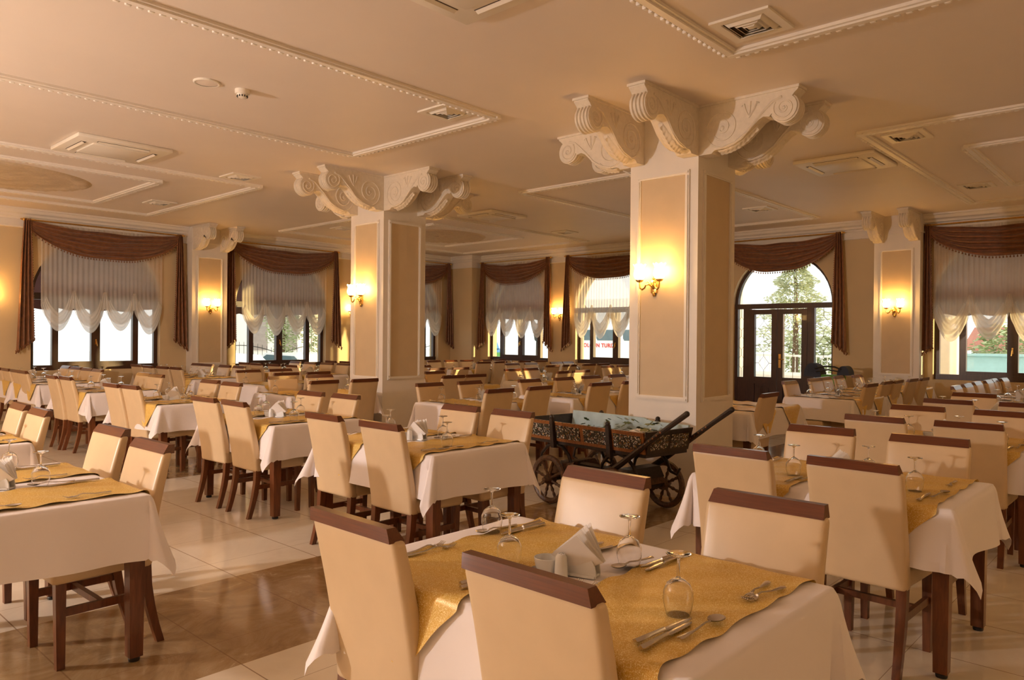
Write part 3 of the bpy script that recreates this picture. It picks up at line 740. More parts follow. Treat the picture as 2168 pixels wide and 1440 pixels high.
def vent(cx, cy, w, label):
    root = empty('ceiling_vent', (cx, cy, HC), label, 'ceiling vent', 'square ceiling diffusers'); z = HC; h = w / 2
    m = MB()
    for a, b_, c, d in ((-h, h, -h, -h * .72), (-h, h, h * .72, h), (-h, -h * .72, -h * .72, h * .72), (h * .72, h, -h * .72, h * .72)): m.box(cx + a, cx + b_, cy + c, cy + d, z - .016, z)
    part('frame', m, MT['plastic'], root)
    m = MB(); m.box(cx - h * .72, cx + h * .72, cy - h * .72, cy + h * .72, z - .003, z); part('backing', m, MT['grille'], root)
    for k, q in enumerate((.66, .48, .30)):
        m = MB(); o_, i_ = h * q, h * (q - .13); zo, zi = z - .004, z - .03
        for (ax, ay) in ((1, 0), (0, 1), (-1, 0), (0, -1)):
            if ax: p = [(cx + ax * o_, cy - o_, zo), (cx + ax * o_, cy + o_, zo), (cx + ax * i_, cy + i_, zi), (cx + ax * i_, cy - i_, zi)]
            else: p = [(cx - o_, cy + ay * o_, zo), (cx + o_, cy + ay * o_, zo), (cx + i_, cy + ay * i_, zi), (cx - i_, cy + ay * i_, zi)]
            m.add(p + [(x, y, zz + .004) for x, y, zz in p], [(0, 1, 2, 3), (7, 6, 5, 4), (0, 4, 5, 1), (1, 5, 6, 2), (2, 6, 7, 3), (3, 7, 4, 0)])
        part('louvre_ring', m, MT['plastic'], root)
    m = MB(); q = h * .14; m.add([(cx - q, cy - q, z - .02), (cx + q, cy - q, z - .02), (cx + q, cy + q, z - .02), (cx - q, cy + q, z - .02), (cx, cy, z - .035)], [(0, 1, 4), (1, 2, 4), (2, 3, 4), (3, 0, 4), (3, 2, 1, 0)])
    part('centre_cap', m, MT['plastic'], root)
for x, y, w, l in ((4.86, 2.27, .42, 'square ceiling vent in the upper right coffer corner'), (4.84, 5.31, .40, 'square ceiling vent in the middle coffer corner'),
                   (4.98, 9.6, .40, 'ceiling vent up left of the left column'), (5.1, 12.5, .40, 'ceiling vent above the far left window'),
                   (8.56, 2.27, .40, 'ceiling vent glowing right of the right column capital'), (11.9, 2.27, .40, 'faint ceiling vent near the right edge'),
                   (11.8, 5.33, .42, 'ceiling vent above the double door curtain'), (11.9, 9.5, .40, 'ceiling vent above the window showing the bus'),
                   (8.72, 12.6, .38, 'ceiling vent just left of the left column')): vent(x, y, w, l)
root = empty('smoke_detector', (3.23, 6.2, HC), 'white smoke detector on the ceiling beside the round speaker', 'smoke detector')
m = MB(); m.lathe([(.001, 0), (.062, 0), (.062, -.035), (.058, -.04), (.001, -.04)], 24, (3.23, 6.2, HC)); part('base', m, MT['plastic'], root)
m = MB(); m.lathe([(.048, -.038), (.046, -.05), (.036, -.068), (.02, -.074), (.001, -.075)], 24, (3.23, 6.2, HC)); hd = part('sensor_head', m, MT['plastic'], root)
m = MB()
for k in range(12):
    a = 2 * pi * k / 12; m.box(3.23 + .0425 * cos(a) - .004, 3.23 + .0425 * cos(a) + .004, 6.2 + .0425 * sin(a) - .004, 6.2 + .0425 * sin(a) + .004, HC - .066, HC - .050)
part('slots', m, MT['foot'], hd)
root = empty('ceiling_speaker', (2.93, 6.24, HC), 'round white ceiling speaker left of the smoke detector', 'ceiling speaker')
m = MB(); m.lathe([(.088, 0), (.11, 0), (.11, -.008), (.10, -.014), (.088, -.012)], 36, (2.93, 6.24, HC)); part('rim', m, MT['plastic'], root)
m = MB(); m.lathe([(.09, -.009), (.05, -.012), (.001, -.013)], 32, (2.93, 6.24, HC)); part('grille', m, MT['ceil'], root)

# ------------------------------------------------------------------ chairs: local frame, the sitter faces +x
def make_chair():
    kids = []
    m = MB(); m.rbox((.43, .435, .105), (0, 0, .435), .028, 3, cuts=2, fn=lambda p: (p.x, p.y * (1 + .03 * p.x / .2), p.z + (.012 * (1 - (p.x / .215) ** 2) * (1 - (p.y / .22) ** 2) if p.z > 0 else 0)))
    kids.append(('seat', m.mesh('seat', MT['leather']), []))
    H = .546
    def bk(p):
        t = (p.z + H / 2) / H; th = .070 - .022 * t
        x = p.x / .07 * th + max(0, p.x) / .035 * .010 * (1 - (p.y / .215) ** 2) * sin(pi * min(1, max(0, t)))
        lean = -.105 * max(0, t) ** 1.35
        return (x + lean, p.y * (.985 + .01 * t), p.z)
    m = MB(); m.rbox((.07, .43, H), (-.195, 0, .375 + H / 2), .022, 4, cuts=6, fn=bk)
    kids.append(('backrest', m.mesh('backrest', MT['leather']), []))
    m = MB(); z0, z1 = .913, .956; xb, xt = -.303, -.316
    m.hexa([(xb - .028, -.205, z0), (xb + .028, -.205, z0), (xb + .028, .205, z0), (xb - .028, .205, z0),
            (xt - .020, -.198, z1), (xt + .012, -.198, z1), (xt + .012, .198, z1), (xt - .020, .198, z1)])
    kids.append(('top_rail', m.mesh('top_rail', MT['rail']), []))
    for s in (-1, 1):
        m = MB(); y = s * .185
        m.hexa([(.150, y - .017, 0), (.184, y - .017, 0), (.184, y + .017, 0), (.150, y + .017, 0), (.148, y - .022, .39), (.192, y - .022, .39), (.192, y + .022, .39), (.148, y + .022, .39)])
        kids.append(('leg', m.mesh('leg', MT['leg']), []))
        m = MB(); sec = [(-.272, .0, .017), (-.246, .09, .018), (-.222, .19, .020), (-.206, .29, .021), (-.200, .39, .022)]
        vs = []
        for x, z, h in sec: vs += [(x - h, y - h, z), (x + h, y - h, z), (x + h, y + h, z), (x - h, y + h, z)]
        fs = [(0, 3, 2, 1), (16, 17, 18, 19)] + [(4 * i + k, 4 * i + (k + 1) % 4, 4 * i + 4 + (k + 1) % 4, 4 * i + 4 + k) for i in range(4) for k in range(4)]
        m.add(vs, fs); kids.append(('leg', m.mesh('leg', MT['leg']), []))
        m = MB(); m.box(-.215, .16, y - .010, y + .010, .232, .268); kids.append(('stretcher', m.mesh('stretcher', MT['leg']), []))
    m = MB(); m.box(-.02, .005, -.18, .18, .235, .265); kids.append(('stretcher', m.mesh('stretcher', MT['leg']), []))
    return ('dining_chair', None, kids)
CHAIR = make_chair()
def chair(rx, ry, ang, label):   # rx, ry: middle of the top rail; ang: facing direction
    j = radians(RND.uniform(-2.2, 2.2)); a = ang + j
    spawn(CHAIR, (rx + .315 * cos(a), ry + .315 * sin(a), 0), a, label, 'chair', 'cream dining chairs')

# ------------------------------------------------------------------ tables: local frame, long side along y
TZ = .758
def make_table(TX=.84, TY=1.26):
    kids = []
    m = MB(); m.box(-TX / 2, TX / 2, -TY / 2, TY / 2, TZ - .03, TZ); kids.append(('tabletop', m.mesh('tabletop', MT['leg']), []))
    m = MB(); h = .09
    for s in (-1, 1):
        m.box(s * (TX / 2 - .045) - .011, s * (TX / 2 - .045) + .011, -TY / 2 + .06, TY / 2 - .06, TZ - .03 - h, TZ - .03)
        m.box(-TX / 2 + .06, TX / 2 - .06, s * (TY / 2 - .045) - .011, s * (TY / 2 - .045) + .011, TZ - .03 - h, TZ - .03)
    kids.append(('apron', m.mesh('apron', MT['leg']), []))
    for sx in (-1, 1):
        for sy in (-1, 1):
            m = MB(); x, y = sx * (TX / 2 - .045), sy * (TY / 2 - .045); a, b_ = .029, .036
            m.hexa([(x - a, y - a, .022), (x + a, y - a, .022), (x + a, y + a, .022), (x - a, y + a, .022), (x - b_, y - b_, TZ - .03), (x + b_, y - b_, TZ - .03), (x + b_, y + b_, TZ - .03), (x - b_, y + b_, TZ - .03)])
            f = MB(); f.lathe([(.001, 0), (.024, 0), (.026, .012), (.018, .024), (.001, .024)], 12, (x, y, 0))
            kids.append(('leg', m.mesh('leg', MT['leg']), [('levelling_foot', f.mesh('levelling_foot', MT['foot']), [])]))
    return ('dining_table', None, kids)
TABLE = make_table()
def make_cloth(seed, TX=.852, TY=1.272, drop=.275, only_mesh=True):
    rr = random.Random(seed); ph = [rr.uniform(0, 6) for _ in range(8)]
    zt = TZ + .004; hx, hy, cr = TX / 2, TY / 2, .018
    # ring of base points with outward normals and hanging lengths
    ring = []
    fold = [rr.uniform(.8, 1.25) for _ in range(4)]; side_of = [rr.choice((-1, 1)) for _ in range(4)]
    cs = [(1, -1), (1, 1), (-1, 1), (-1, -1)]
    for ci, (sx, sy) in enumerate(cs):
        # side leading to this corner: from the previous corner
        px, py = cs[ci - 1]
        n = 22
        for k in range(n):
            t = (k + .5) / n; x = px * (hx - cr) * (1 - t) + sx * (hx - cr) * t; y = py * (hy - cr) * (1 - t) + sy * (hy - cr) * t
            if px == sx: nx, ny = sx, 0; x = sx * hx
            else: nx, ny = 0, sy; y = sy * hy
            dist = min(t, 1 - t) * (2 * hy if px == sx else 2 * hx)
            near = math.exp(-(dist / .13) ** 2)
            ring.append((x, y, nx, ny, drop * (1 + .03 * near), near, 0, ci if t > .5 else ci - 1, 1 if t > .5 else -1))
        a0 = atan2(0, 1)
        for k in range(13):
            t = k / 12
            # previous side normal -> next side normal
            if px == sx: n0, n1 = Vector((sx, 0)), Vector((0, sy))
            else: n0, n1 = Vector((0, sy)), Vector((sx, 0))
            an = t * pi / 2; nv = n0 * cos(an) + n1 * sin(an)
            L = drop * min(1 / max(cos(an), .01), 1 / max(sin(an), .01)); L = min(L, drop * 1.40)
            ring.append((sx * (hx - cr) + nv.x * cr, sy * (hy - cr) + nv.y * cr, nv.x, nv.y, L, 1, sin(2 * an), ci, 0))
    nr = len(ring); K = 12
    def P(i, j):
        x, y, nx, ny, L, near, cor, ci, sd = ring[i]; t = j / K
        z = zt - L * t * (.93 if cor > .5 else 1)
        if t == 0: z = zt - .003
        o = .004 + .012 * sin(min(1, t * 6) * pi / 2)
        w = .006 * sin(9 * x + ph[0]) * sin(7 * y + ph[1]) + .006 * sin(13 * (x + y) + ph[2])
        amp = .105 * fold[ci]
        o += t * (.010 + w * 2 + amp * cor ** 1.4 * (.6 + .4 * t)) + (.018 * near * t if not cor else 0)
        # pull the cloth in just beside the fold
        if not cor: o -= .030 * t * math.exp(-((1 - near) / .18) ** 2) * (1 if sd == side_of[ci] else -.3)
        tx, ty = -ny, nx
        sl = .05 * side_of[ci] * cor * t
        return (x + nx * o + tx * sl, y + ny * o + ty * sl, z + .006 * t * sin(5 * x + 6 * y + ph[3]))
    m = MB()
    vs = [P(i, j) for j in range(K + 1) for i in range(nr)]
    fs = [(j * nr + i, j * nr + (i + 1) % nr, (j + 1) * nr + (i + 1) % nr, (j + 1) * nr + i) for j in range(K) for i in range(nr)]
    # rolled-over edge and flat top
    b = len(vs); vs += [(p[0] - p[2] * .012, p[1] - p[3] * .012, zt) for p in ring]
    fs += [(i, b + i, b + (i + 1) % nr, (i + 1) % nr) for i in range(nr)]
    c = len(vs); vs.append((0, 0, zt)); fs += [(b + i, c, b + (i + 1) % nr) for i in range(nr)]
    m.add(vs, fs); return m.mesh('tablecloth', MT['cloth'], angle=70)
CLOTHS = [make_cloth(s) for s in (1, 2, 3, 4)]
def make_runner(seed, wid=.445, TX=.852, drop=.235):
    rr = random.Random(seed); p = [rr.uniform(0, 6) for _ in range(6)]; hx = TX / 2 + .016; zt = TZ + .0075
    tot = 2 * (hx + drop)
    def S(u, v):
        y = (v - .5) * wid + (.003 * sin(26 * u + p[0]) + .002 * sin(57 * u + p[1])) * (1 if v > .5 else -1) * (abs(v - .5) * 2) ** 4
        s = (u - .5) * tot; a = abs(s); sg = 1 if s > 0 else -1
        wr = .0018 * (1 + sin(30 * y + 40 * u + p[2]) * sin(19 * u + p[3])) + (.004 * (1 + sin(43 * u + p[4])) * (abs(v - .5) * 2) ** 10)
        if a < hx - .02: return (s, y, zt + wr)
        q = a - (hx - .02); r = .028
        if q < r * pi / 2: an = q / r; return (sg * (hx - .02 + r * sin(an)), y, zt + wr - r * (1 - cos(an)))
        h = q - r * pi / 2; fl = h / drop
        return (sg * (hx + .008 + .016 * fl + .010 * fl * sin(14 * y + p[5])), y * (1 - .93 * min(1, fl)), zt + wr - r - h)
    m = MB(); m.grid(S, 90, 26); return m.mesh('table_runner', MT['gold'], angle=180)
RUNNERS = [make_runner(s) for s in (5, 6, 7)]

# ------------------------------------------------------------------ tableware
def make_glass():
    m = MB()   # the glass stands upside down: rim on the table, foot in the air
    m.lathe([(.031, .0), (.0365, .018), (.0405, .040), (.0395, .062), (.030, .083), (.014, .095), (.0045, .100), (.0042, .1005), (.0005, .0965), (.012, .0925), (.0285, .081), (.038, .062), (.039, .040), (.035, .018), (.0298, .0), (.031, .0)], 28)
    bowl = m.mesh('bowl', MT['glass'], angle=60)
    m = MB(); m.lathe([(.0004, .1004), (.0044, .1004), (.0038, .113), (.0036, .132), (.0042, .145), (.0046, .1485), (.0004, .1485)], 14)
    stem = m.mesh('stem', MT['glass'], angle=60)
    m = MB(); m.lathe([(.0004, .1488), (.0046, .1488), (.008, .154), (.018, .1585), (.0325, .1605), (.0335, .1615), (.0325, .1625), (.012, .1615), (.0004, .161)], 28)
    foot = m.mesh('foot', MT['glass'], angle=60)
    return ('wine_glass', None, [('bowl', bowl, []), ('stem', stem, []), ('foot', foot, [])])
GLASS = make_glass()
def slab(outline, zf, th, n=None):   # outline: (x, half width) stations; zf(x) centre height
    m = MB(); vs = []
    for x, h in outline:
        z = zf(x); vs += [(x, -h, z), (x, 0, z + th * .9), (x, h, z), (x, h, z - th * .4), (x, -h, z - th * .4)]
    k = 5; q = len(outline)
    fs = [(i * k + a, i * k + (a + 1) % k, (i + 1) * k + (a + 1) % k, (i + 1) * k + a) for i in range(q - 1) for a in range(k)]
    fs += [tuple(range(k)), tuple((q - 1) * k + a for a in range(k))]
    m.add(vs, fs); return m
def make_knife():   # handle end at -x, blade tip at +x
    h = slab([(-.115, .006), (-.112, .0095), (-.10, .0095), (-.06, .007), (-.02, .0055), (.0, .006)], lambda x: .0065, .0065).mesh('handle', MT['steel'], angle=50)
    b_ = slab([(.0, .0055), (.01, .0085), (.05, .0095), (.09, .0085), (.108, .005), (.115, .001)], lambda x: .0045, .0025).mesh('blade', MT['steel'], angle=50)
    return ('table_knife', None, [('handle', h, []), ('blade', b_, [])])
def make_spoon():
    m = slab([(-.10, .006), (-.097, .0095), (-.08, .0085), (-.03, .004), (.02, .0033), (.045, .0045)], lambda x: .006 + .007 * math.exp(-((x - .02) / .035) ** 2), .003)
    hd = m.mesh('handle', MT['steel'], angle=50)
    m = MB()
    def S(a, t):
        th = 2 * pi * a; x = .072 + .030 * t * cos(th); y = .0205 * t * sin(th) * (1 + .12 * cos(th))
        return (x, y, .0035 + .0085 * t * t)
    m.grid(lambda a, t: S(a, max(t, .01)), 24, 8, True); m.grid(lambda a, t: (lambda p: (p[0], p[1], p[2] - .0012))(S(a, max(t, .01))), 24, 8, True)
    bw = m.mesh('bowl', MT['steel'], angle=80)
    return ('table_spoon', None, [('handle', hd, []), ('bowl', bw, [])])
def make_fork():
    hd = slab([(-.10, .006), (-.097, .0095), (-.08, .0085), (-.03, .004), (.02, .0033), (.04, .005)], lambda x: .005 + .008 * math.exp(-((x - .02) / .03) ** 2), .003).mesh('handle', MT['steel'], angle=50)
    m = slab([(.038, .004), (.046, .010), (.056, .0125), (.062, .0125)], lambda x: .008 - .003 * (x - .04) / .02, .002)
    for k in range(4):
        y = (k - 1.5) * .0068; m.tube([(.060, y, .0055), (.075, y, .004), (.088, y * .97, .0065), (.100, y * .95, .013)], [.0016, .0016, .0014, .0008], 5)
    return ('table_fork', None, [('handle', hd, []), ('tines', m.mesh('tines', MT['steel'], angle=50), [])])
KNIFE, SPOON, FORK = make_knife(), make_spoon(), make_fork()
def make_holder():
    m = MB()
    for s in (-1, 1):
        pl = [(-.058 + 0, 0)] + [(-.058 * cos(pi * i / 18), .012 + .068 * sin(pi * i / 18)) for i in range(19)] + [(.058, 0)]
        m.prism(pl, lambda a, b_, e: (e, a, b_), s * .020 - .003, s * .020 + .003)
    m.rbox((.062, .112, .010), (0, 0, .005), .004, 2); return ('napkin_holder', m.mesh('napkin_holder', MT['china'], angle=40), [])
def make_napkins():
    m = MB(); rr = random.Random(3)
    for k in range(11):
        x = -.015 + .030 * k / 10; sp = (k - 5) * .0050; y0 = rr.uniform(-.006, .006)
        top = .138 + rr.uniform(-.012, .010); tilt = rr.uniform(-.012, .012)
        a, b_, c, d = (x, -.075 + y0, .050), (x, .010 + y0 + tilt, .012), (x + sp, .085 + y0, .060), (x + sp * 2.2, -.005 + y0 + tilt, top)
        m.add([a, b_, c, d] + [(p[0] + .0012, p[1], p[2]) for p in (a, b_, c, d)], [(0, 1, 2, 3), (7, 6, 5, 4), (0, 3, 7, 4), (3, 2, 6, 7)])
    return ('paper_napkins', m.mesh('paper_napkins', MT['napkin'], angle=20), [])
def make_shaker():
    m = MB(); m.lathe([(.001, 0), (.0205, 0), (.0215, .004), (.0195, .045), (.0175, .066), (.012, .073), (.001, .075)], 20); body = m.mesh('body', MT['china'])
    m = MB()
    for i in range(5): a = 2 * pi * i / 5; m.sph((.0065 * cos(a), .0065 * sin(a), .0738), .0013, 5, 3)
    return ('salt_shaker', body, [('pour_holes', m.mesh('pour_holes', MT['foot']), [])])
def make_bowl():
    m = MB(); m.lathe([(.001, 0), (.028, 0), (.030, .004), (.037, .022), (.041, .046), (.039, .047), (.034, .022), (.026, .009), (.001, .008)], 30); return ('sugar_bowl', m.mesh('sugar_bowl', MT['china'], angle=50), [])
HOLDER, NAPK, SHAK, BOWL = make_holder(), make_napkins(), make_shaker(), make_bowl()

ZC = TZ + .0045; ZR = TZ + .0105
def table(cx, cy, ori, nick, back, front, items=2, glasses='1111', holder=True, runners=(.30, -.345), cloth=0, jit=1.0):
    """ori 'x': chairs on the -x / +x sides; ori 'y': chairs on the -y / +y sides. back: rails of chairs seen from behind."""
    ang = 0 if ori == 'x' else pi / 2
    def T(lx, ly): return (cx + lx * cos(ang) - ly * sin(ang), cy + lx * sin(ang) + ly * cos(ang))
    def where(lx, ly):
        p = T(lx, ly); dx, dy = p[0] - cx, p[1] - cy
        return {(True, True): 'back', (False, False): 'front', (True, False): 'right', (False, True): 'left'}[(dx > 0, dy > 0)]
    spawn(TABLE, (cx, cy, 0), ang, 'dark wood dining table under white cloth, ' + nick, 'table', 'cloth-covered dining tables')
    cl = link('tablecloth', CLOTHS[(cloth + int(cx * 7 + cy * 3)) % 4], None, (cx, cy, 0), (0, 0, ang + (pi if int(cx * 3) % 2 else 0)))
    tag(cl, 'white tablecloth draped over the ' + nick, 'tablecloth', 'white tablecloths')
    for k, ry in enumerate(runners):
        p = T(0, ry); w = 'farther' if (ori == 'x') == (k == 0) else 'nearer'
        if ori == 'y': w = 'left' if k == 0 else 'right'
        r_ = link('table_runner', RUNNERS[(k + int(cx * 5)) % 3], None, (p[0], p[1], 0), (0, 0, ang + radians(RND.uniform(-.8, .8))))
        tag(r_, 'gold speckled runner, %s of two across the %s' % (w, nick), 'table runner', 'gold table runners')
    for lst, s, desc in ((back, -1, 'seen from behind'), (front, 1, 'facing us')):
        key = (lambda q: -q[1]) if ori == 'x' else (lambda q: q[0])
        L = sorted(lst, key=key)
        nm = {1: ['single'], 2: ['farther of two', 'nearer of two'] if ori == 'x' else ['left of two', 'right of two'], 3: ['first from left', 'middle of three', 'last on right']}[len(L)] if L else []
        for (x, y), w in zip(L, nm): chair(x, y, ang + (0 if s < 0 else pi), 'cream chair %s, %s at the %s' % (desc, w, nick))
    q = 0
    for s in (-1, 1):
        for sy in (1, -1):
            y0 = .30 if sy > 0 else -.31; R = y0 + s * .17; L_ = y0 - s * .20; w = where(s, sy * 1.5)
            gx, gy = s * .115, y0 + s * (.11 if s < 0 else .22)
            if s > 0: gx, gy = .14, y0 + .21
            j = lambda a: RND.uniform(-a, a) * jit
            if glasses[q] == '1':
                p = T(gx + j(.02), gy + j(.02)); spawn(GLASS, (p[0], p[1], ZR), RND.uniform(0, 6), 'upturned wine glass at the %s setting of the %s' % (w, nick), 'wine glass', 'upturned wine glasses')
            def lay(pr, lx, ly, da, nm, cat):
                p = T(lx, ly); a = ang + (0 if s < 0 else pi) + radians(da + RND.uniform(-4, 4))
                spawn(pr, (p[0], p[1], ZR + .0015), a, '%s at the %s setting of the %s' % (nm, w, nick), cat, cat + 's on the tables')
            if items >= 1:
                lay(KNIFE, s * .265 + j(.01), R, 0, 'steel knife', 'table knife'); lay(FORK, s * .20 + j(.01), L_ + .012, 5, 'steel fork', 'table fork')
            if items >= 2: lay(SPOON, s * .17 + j(.01), R + (.045 if s > 0 else -.04) * (1 if sy > 0 else 1), -4, 'steel spoon', 'table spoon')
            if items >= 3:
                lay(KNIFE, s * .245, R - s * .022, -3, 'second steel knife', 'table knife'); lay(FORK, s * .185, L_ - .018, -6, 'second steel fork', 'table fork')
            q += 1
    if holder:
        p = T(-.02, -.025); a = ang + radians(RND.uniform(-25, 25)) + pi / 2 * .35
        spawn(HOLDER, (p[0], p[1], ZC + .002), a, 'white china napkin holder on the ' + nick, 'napkin holder', 'napkin holders')
        spawn(NAPK, (p[0], p[1], ZC + .003), a, 'fan of white paper napkins on the ' + nick, 'napkins', 'paper napkins')
        if items >= 2:
            p = T(-.085, .00); spawn(SHAK, (p[0], p[1], ZC + .002), 0, 'small white salt shaker on the ' + nick, 'salt shaker', 'salt shakers')
            p = T(-.075, .065); spawn(BOWL, (p[0], p[1], ZC + .004), 0, 'small white china bowl on the ' + nick, 'bowl', 'small bowls')

table(1.88, 1.435, 'x', 'foreground table', [(1.34, 1.88), (1.33, 1.17)], [(2.52, 1.78), (2.52, 1.10)], 3, jit=.3)
table(4.14, 1.42, 'x', 'second table of right row', [(3.53, 1.74), (3.56, 1.16)], [(4.80, 1.75), (4.76, 1.13)], 2)
table(6.36, 1.43, 'x', 'third table of right row', [(5.77, 1.73), (5.79, 1.14)], [(6.96, 1.74), (6.93, 1.12)], 2)
table(8.53, 1.43, 'x', 'fourth table of right row', [(7.93, 1.73), (8.0, 1.13)], [(9.11, 1.74)], 1)
table(3.50, 4.11, 'x', 'table beside the painted cart', [(2.96, 4.50), (2.93, 3.82)], [(4.13, 4.33), (4.12, 3.76)], 2)
table(.99, 4.18, 'x', 'near left table', [], [(1.66, 4.70), (1.58, 3.93)], 2, '0011')
table(1.10, 6.40, 'x', 'table at the left edge', [], [(1.70, 6.71), (1.68, 6.13)], 1, '0011')
table(3.58, 6.14, 'x', 'second table of middle row', [(3.01, 6.42), (3.01, 5.88)], [(4.08, 6.40), (4.12, 5.88)], 2)
table(3.66, 8.52, 'x', 'third table of middle row', [(3.09, 8.82), (3.13, 8.40)], [(4.22, 8.82), (4.18, 8.20)], 2)
table(3.70, 10.72, 'x', 'fourth table of middle row', [(3.12, 10.98), (3.16, 10.56)], [(4.28, 10.96), (4.25, 10.46)], 1)
table(3.70, 12.72, 'x', 'fifth table of middle row', [(3.22, 13.02), (3.20, 12.58)], [(4.20, 12.97), (4.19, 12.50)], 0)
table(3.70, 13.98, 'x', 'sixth table of middle row', [(3.23, 14.05), (3.23, 13.56)], [(4.22, 14.06), (4.22, 13.56)], 0)
table(5.92, 12.70, 'x', 'nearer table below left pilaster', [(5.36, 12.98), (5.40, 12.56)], [(6.46, 12.95), (6.50, 12.50)], 0)
table(5.92, 13.95, 'x', 'farther table below left pilaster', [(5.34, 14.05), (5.32, 13.50)], [(6.46, 14.05), (6.45, 13.6)], 0)
table(8.0, 12.62, 'x', 'nearer table below second window', [(7.40, 12.92), (7.42, 12.30)], [(8.64, 13.0), (8.72, 12.55)], 0)
table(8.0, 13.88, 'x', 'farther table below second window', [(7.40, 14.05), (7.38, 13.55)], [(8.58, 14.08), (8.54, 13.46)], 0)
table(10.0, 13.70, 'x', 'table below the left column sconce', [(9.36, 13.95), (9.42, 13.48)], [], 0)
table(6.10, 6.06, 'y', 'table between the two columns', [(5.77, 5.46), (6.42, 5.46)], [(5.86, 6.70), (6.50, 6.68)], 1)
table(7.76, 5.97, 'y', 'table right behind the painted cart', [(7.53, 5.42), (8.20, 5.40)], [(7.40, 6.48), (8.12, 6.48)], 1)
table(9.25, 5.97, 'y', 'table left of the right column', [(8.95, 5.38), (9.50, 5.38)], [(8.78, 6.50), (9.43, 6.50)], 1)
table(5.46, 8.46, 'y', 'table touching the left column', [(5.79, 7.86), (5.20, 7.88)], [(5.90, 9.07), (5.32, 9.07)], 1, runners=(.345, -.30))
table(6.12, 10.45, 'y', 'table behind the left column', [(5.86, 9.87), (6.40, 9.86)], [(5.86, 11.0), (6.44, 11.04)], 1)
table(7.78, 8.35, 'y', 'table just right of left column', [(7.27, 7.79), (7.74, 7.81)], [(7.89, 8.90), (7.35, 8.90)], 1)
table(9.9, 8.26, 'y', 'middle table of third rank', [(9.68, 7.69), (10.2, 7.74)], [(9.62, 8.82), (10.12, 8.84)], 0)
table(9.08, 10.32, 'y', 'farther table right of left column', [(8.78, 9.80), (9.28, 9.76)], [(8.8, 10.9), (9.35, 10.9)], 0)
table(11.85, 10.08, 'y', 'left table near corner windows', [(11.57, 9.50), (12.06, 9.46)], [(11.62, 10.66), (12.2, 10.64)], 0)
table(13.12, 10.08, 'y', 'right table near corner windows', [(12.80, 9.52), (13.32, 9.52)], [(13.13, 10.70), (13.58, 10.72)], 0)
table(12.55, 8.08, 'y', 'table nearest the bus window', [(12.30, 7.50), (12.82, 7.50)], [(12.27, 8.68), (12.83, 8.68)], 0)
table(12.1, 12.28, 'y', 'left table in the far corner', [(11.84, 11.71), (12.37, 11.69)], [(11.96, 12.93), (12.42, 12.86), (11.45, 12.95)], 0)
table(13.40, 12.26, 'y', 'right table in the far corner', [(13.24, 11.74), (13.76, 11.69)], [(13.02, 12.82), (13.55, 12.85)], 0)
table(10.22, 3.55, 'y', 'near section of door table', [(10.06, 3.05)], [(9.80, 4.00)], 1, runners=(.345, -.30))
table(11.46, 3.55, 'y', 'middle section of door table', [(10.81, 3.08), (11.26, 3.06), (11.84, 3.03)], [(10.80, 4.05), (11.28, 4.07), (11.85, 4.08)], 0)
table(12.70, 3.55, 'y', 'far section of door table', [(12.34, 3.00)], [(12.46, 4.0)], 0)
table(7.80, 3.74, 'y', 'table behind the right column', [(7.43, 3.23)], [], 0, '0000', False)
table(10.95, 1.62, 'y', 'near section of window table', [], [(10.46, 2.20), (11.05, 2.20)], 1)
table(12.19, 1.62, 'y', 'middle section of window table', [], [(11.74, 2.22), (12.36, 2.20)], 0)
table(13.42, 1.62, 'y', 'far section of window table', [], [(12.83, 2.21), (13.22, 2.15)], 0)

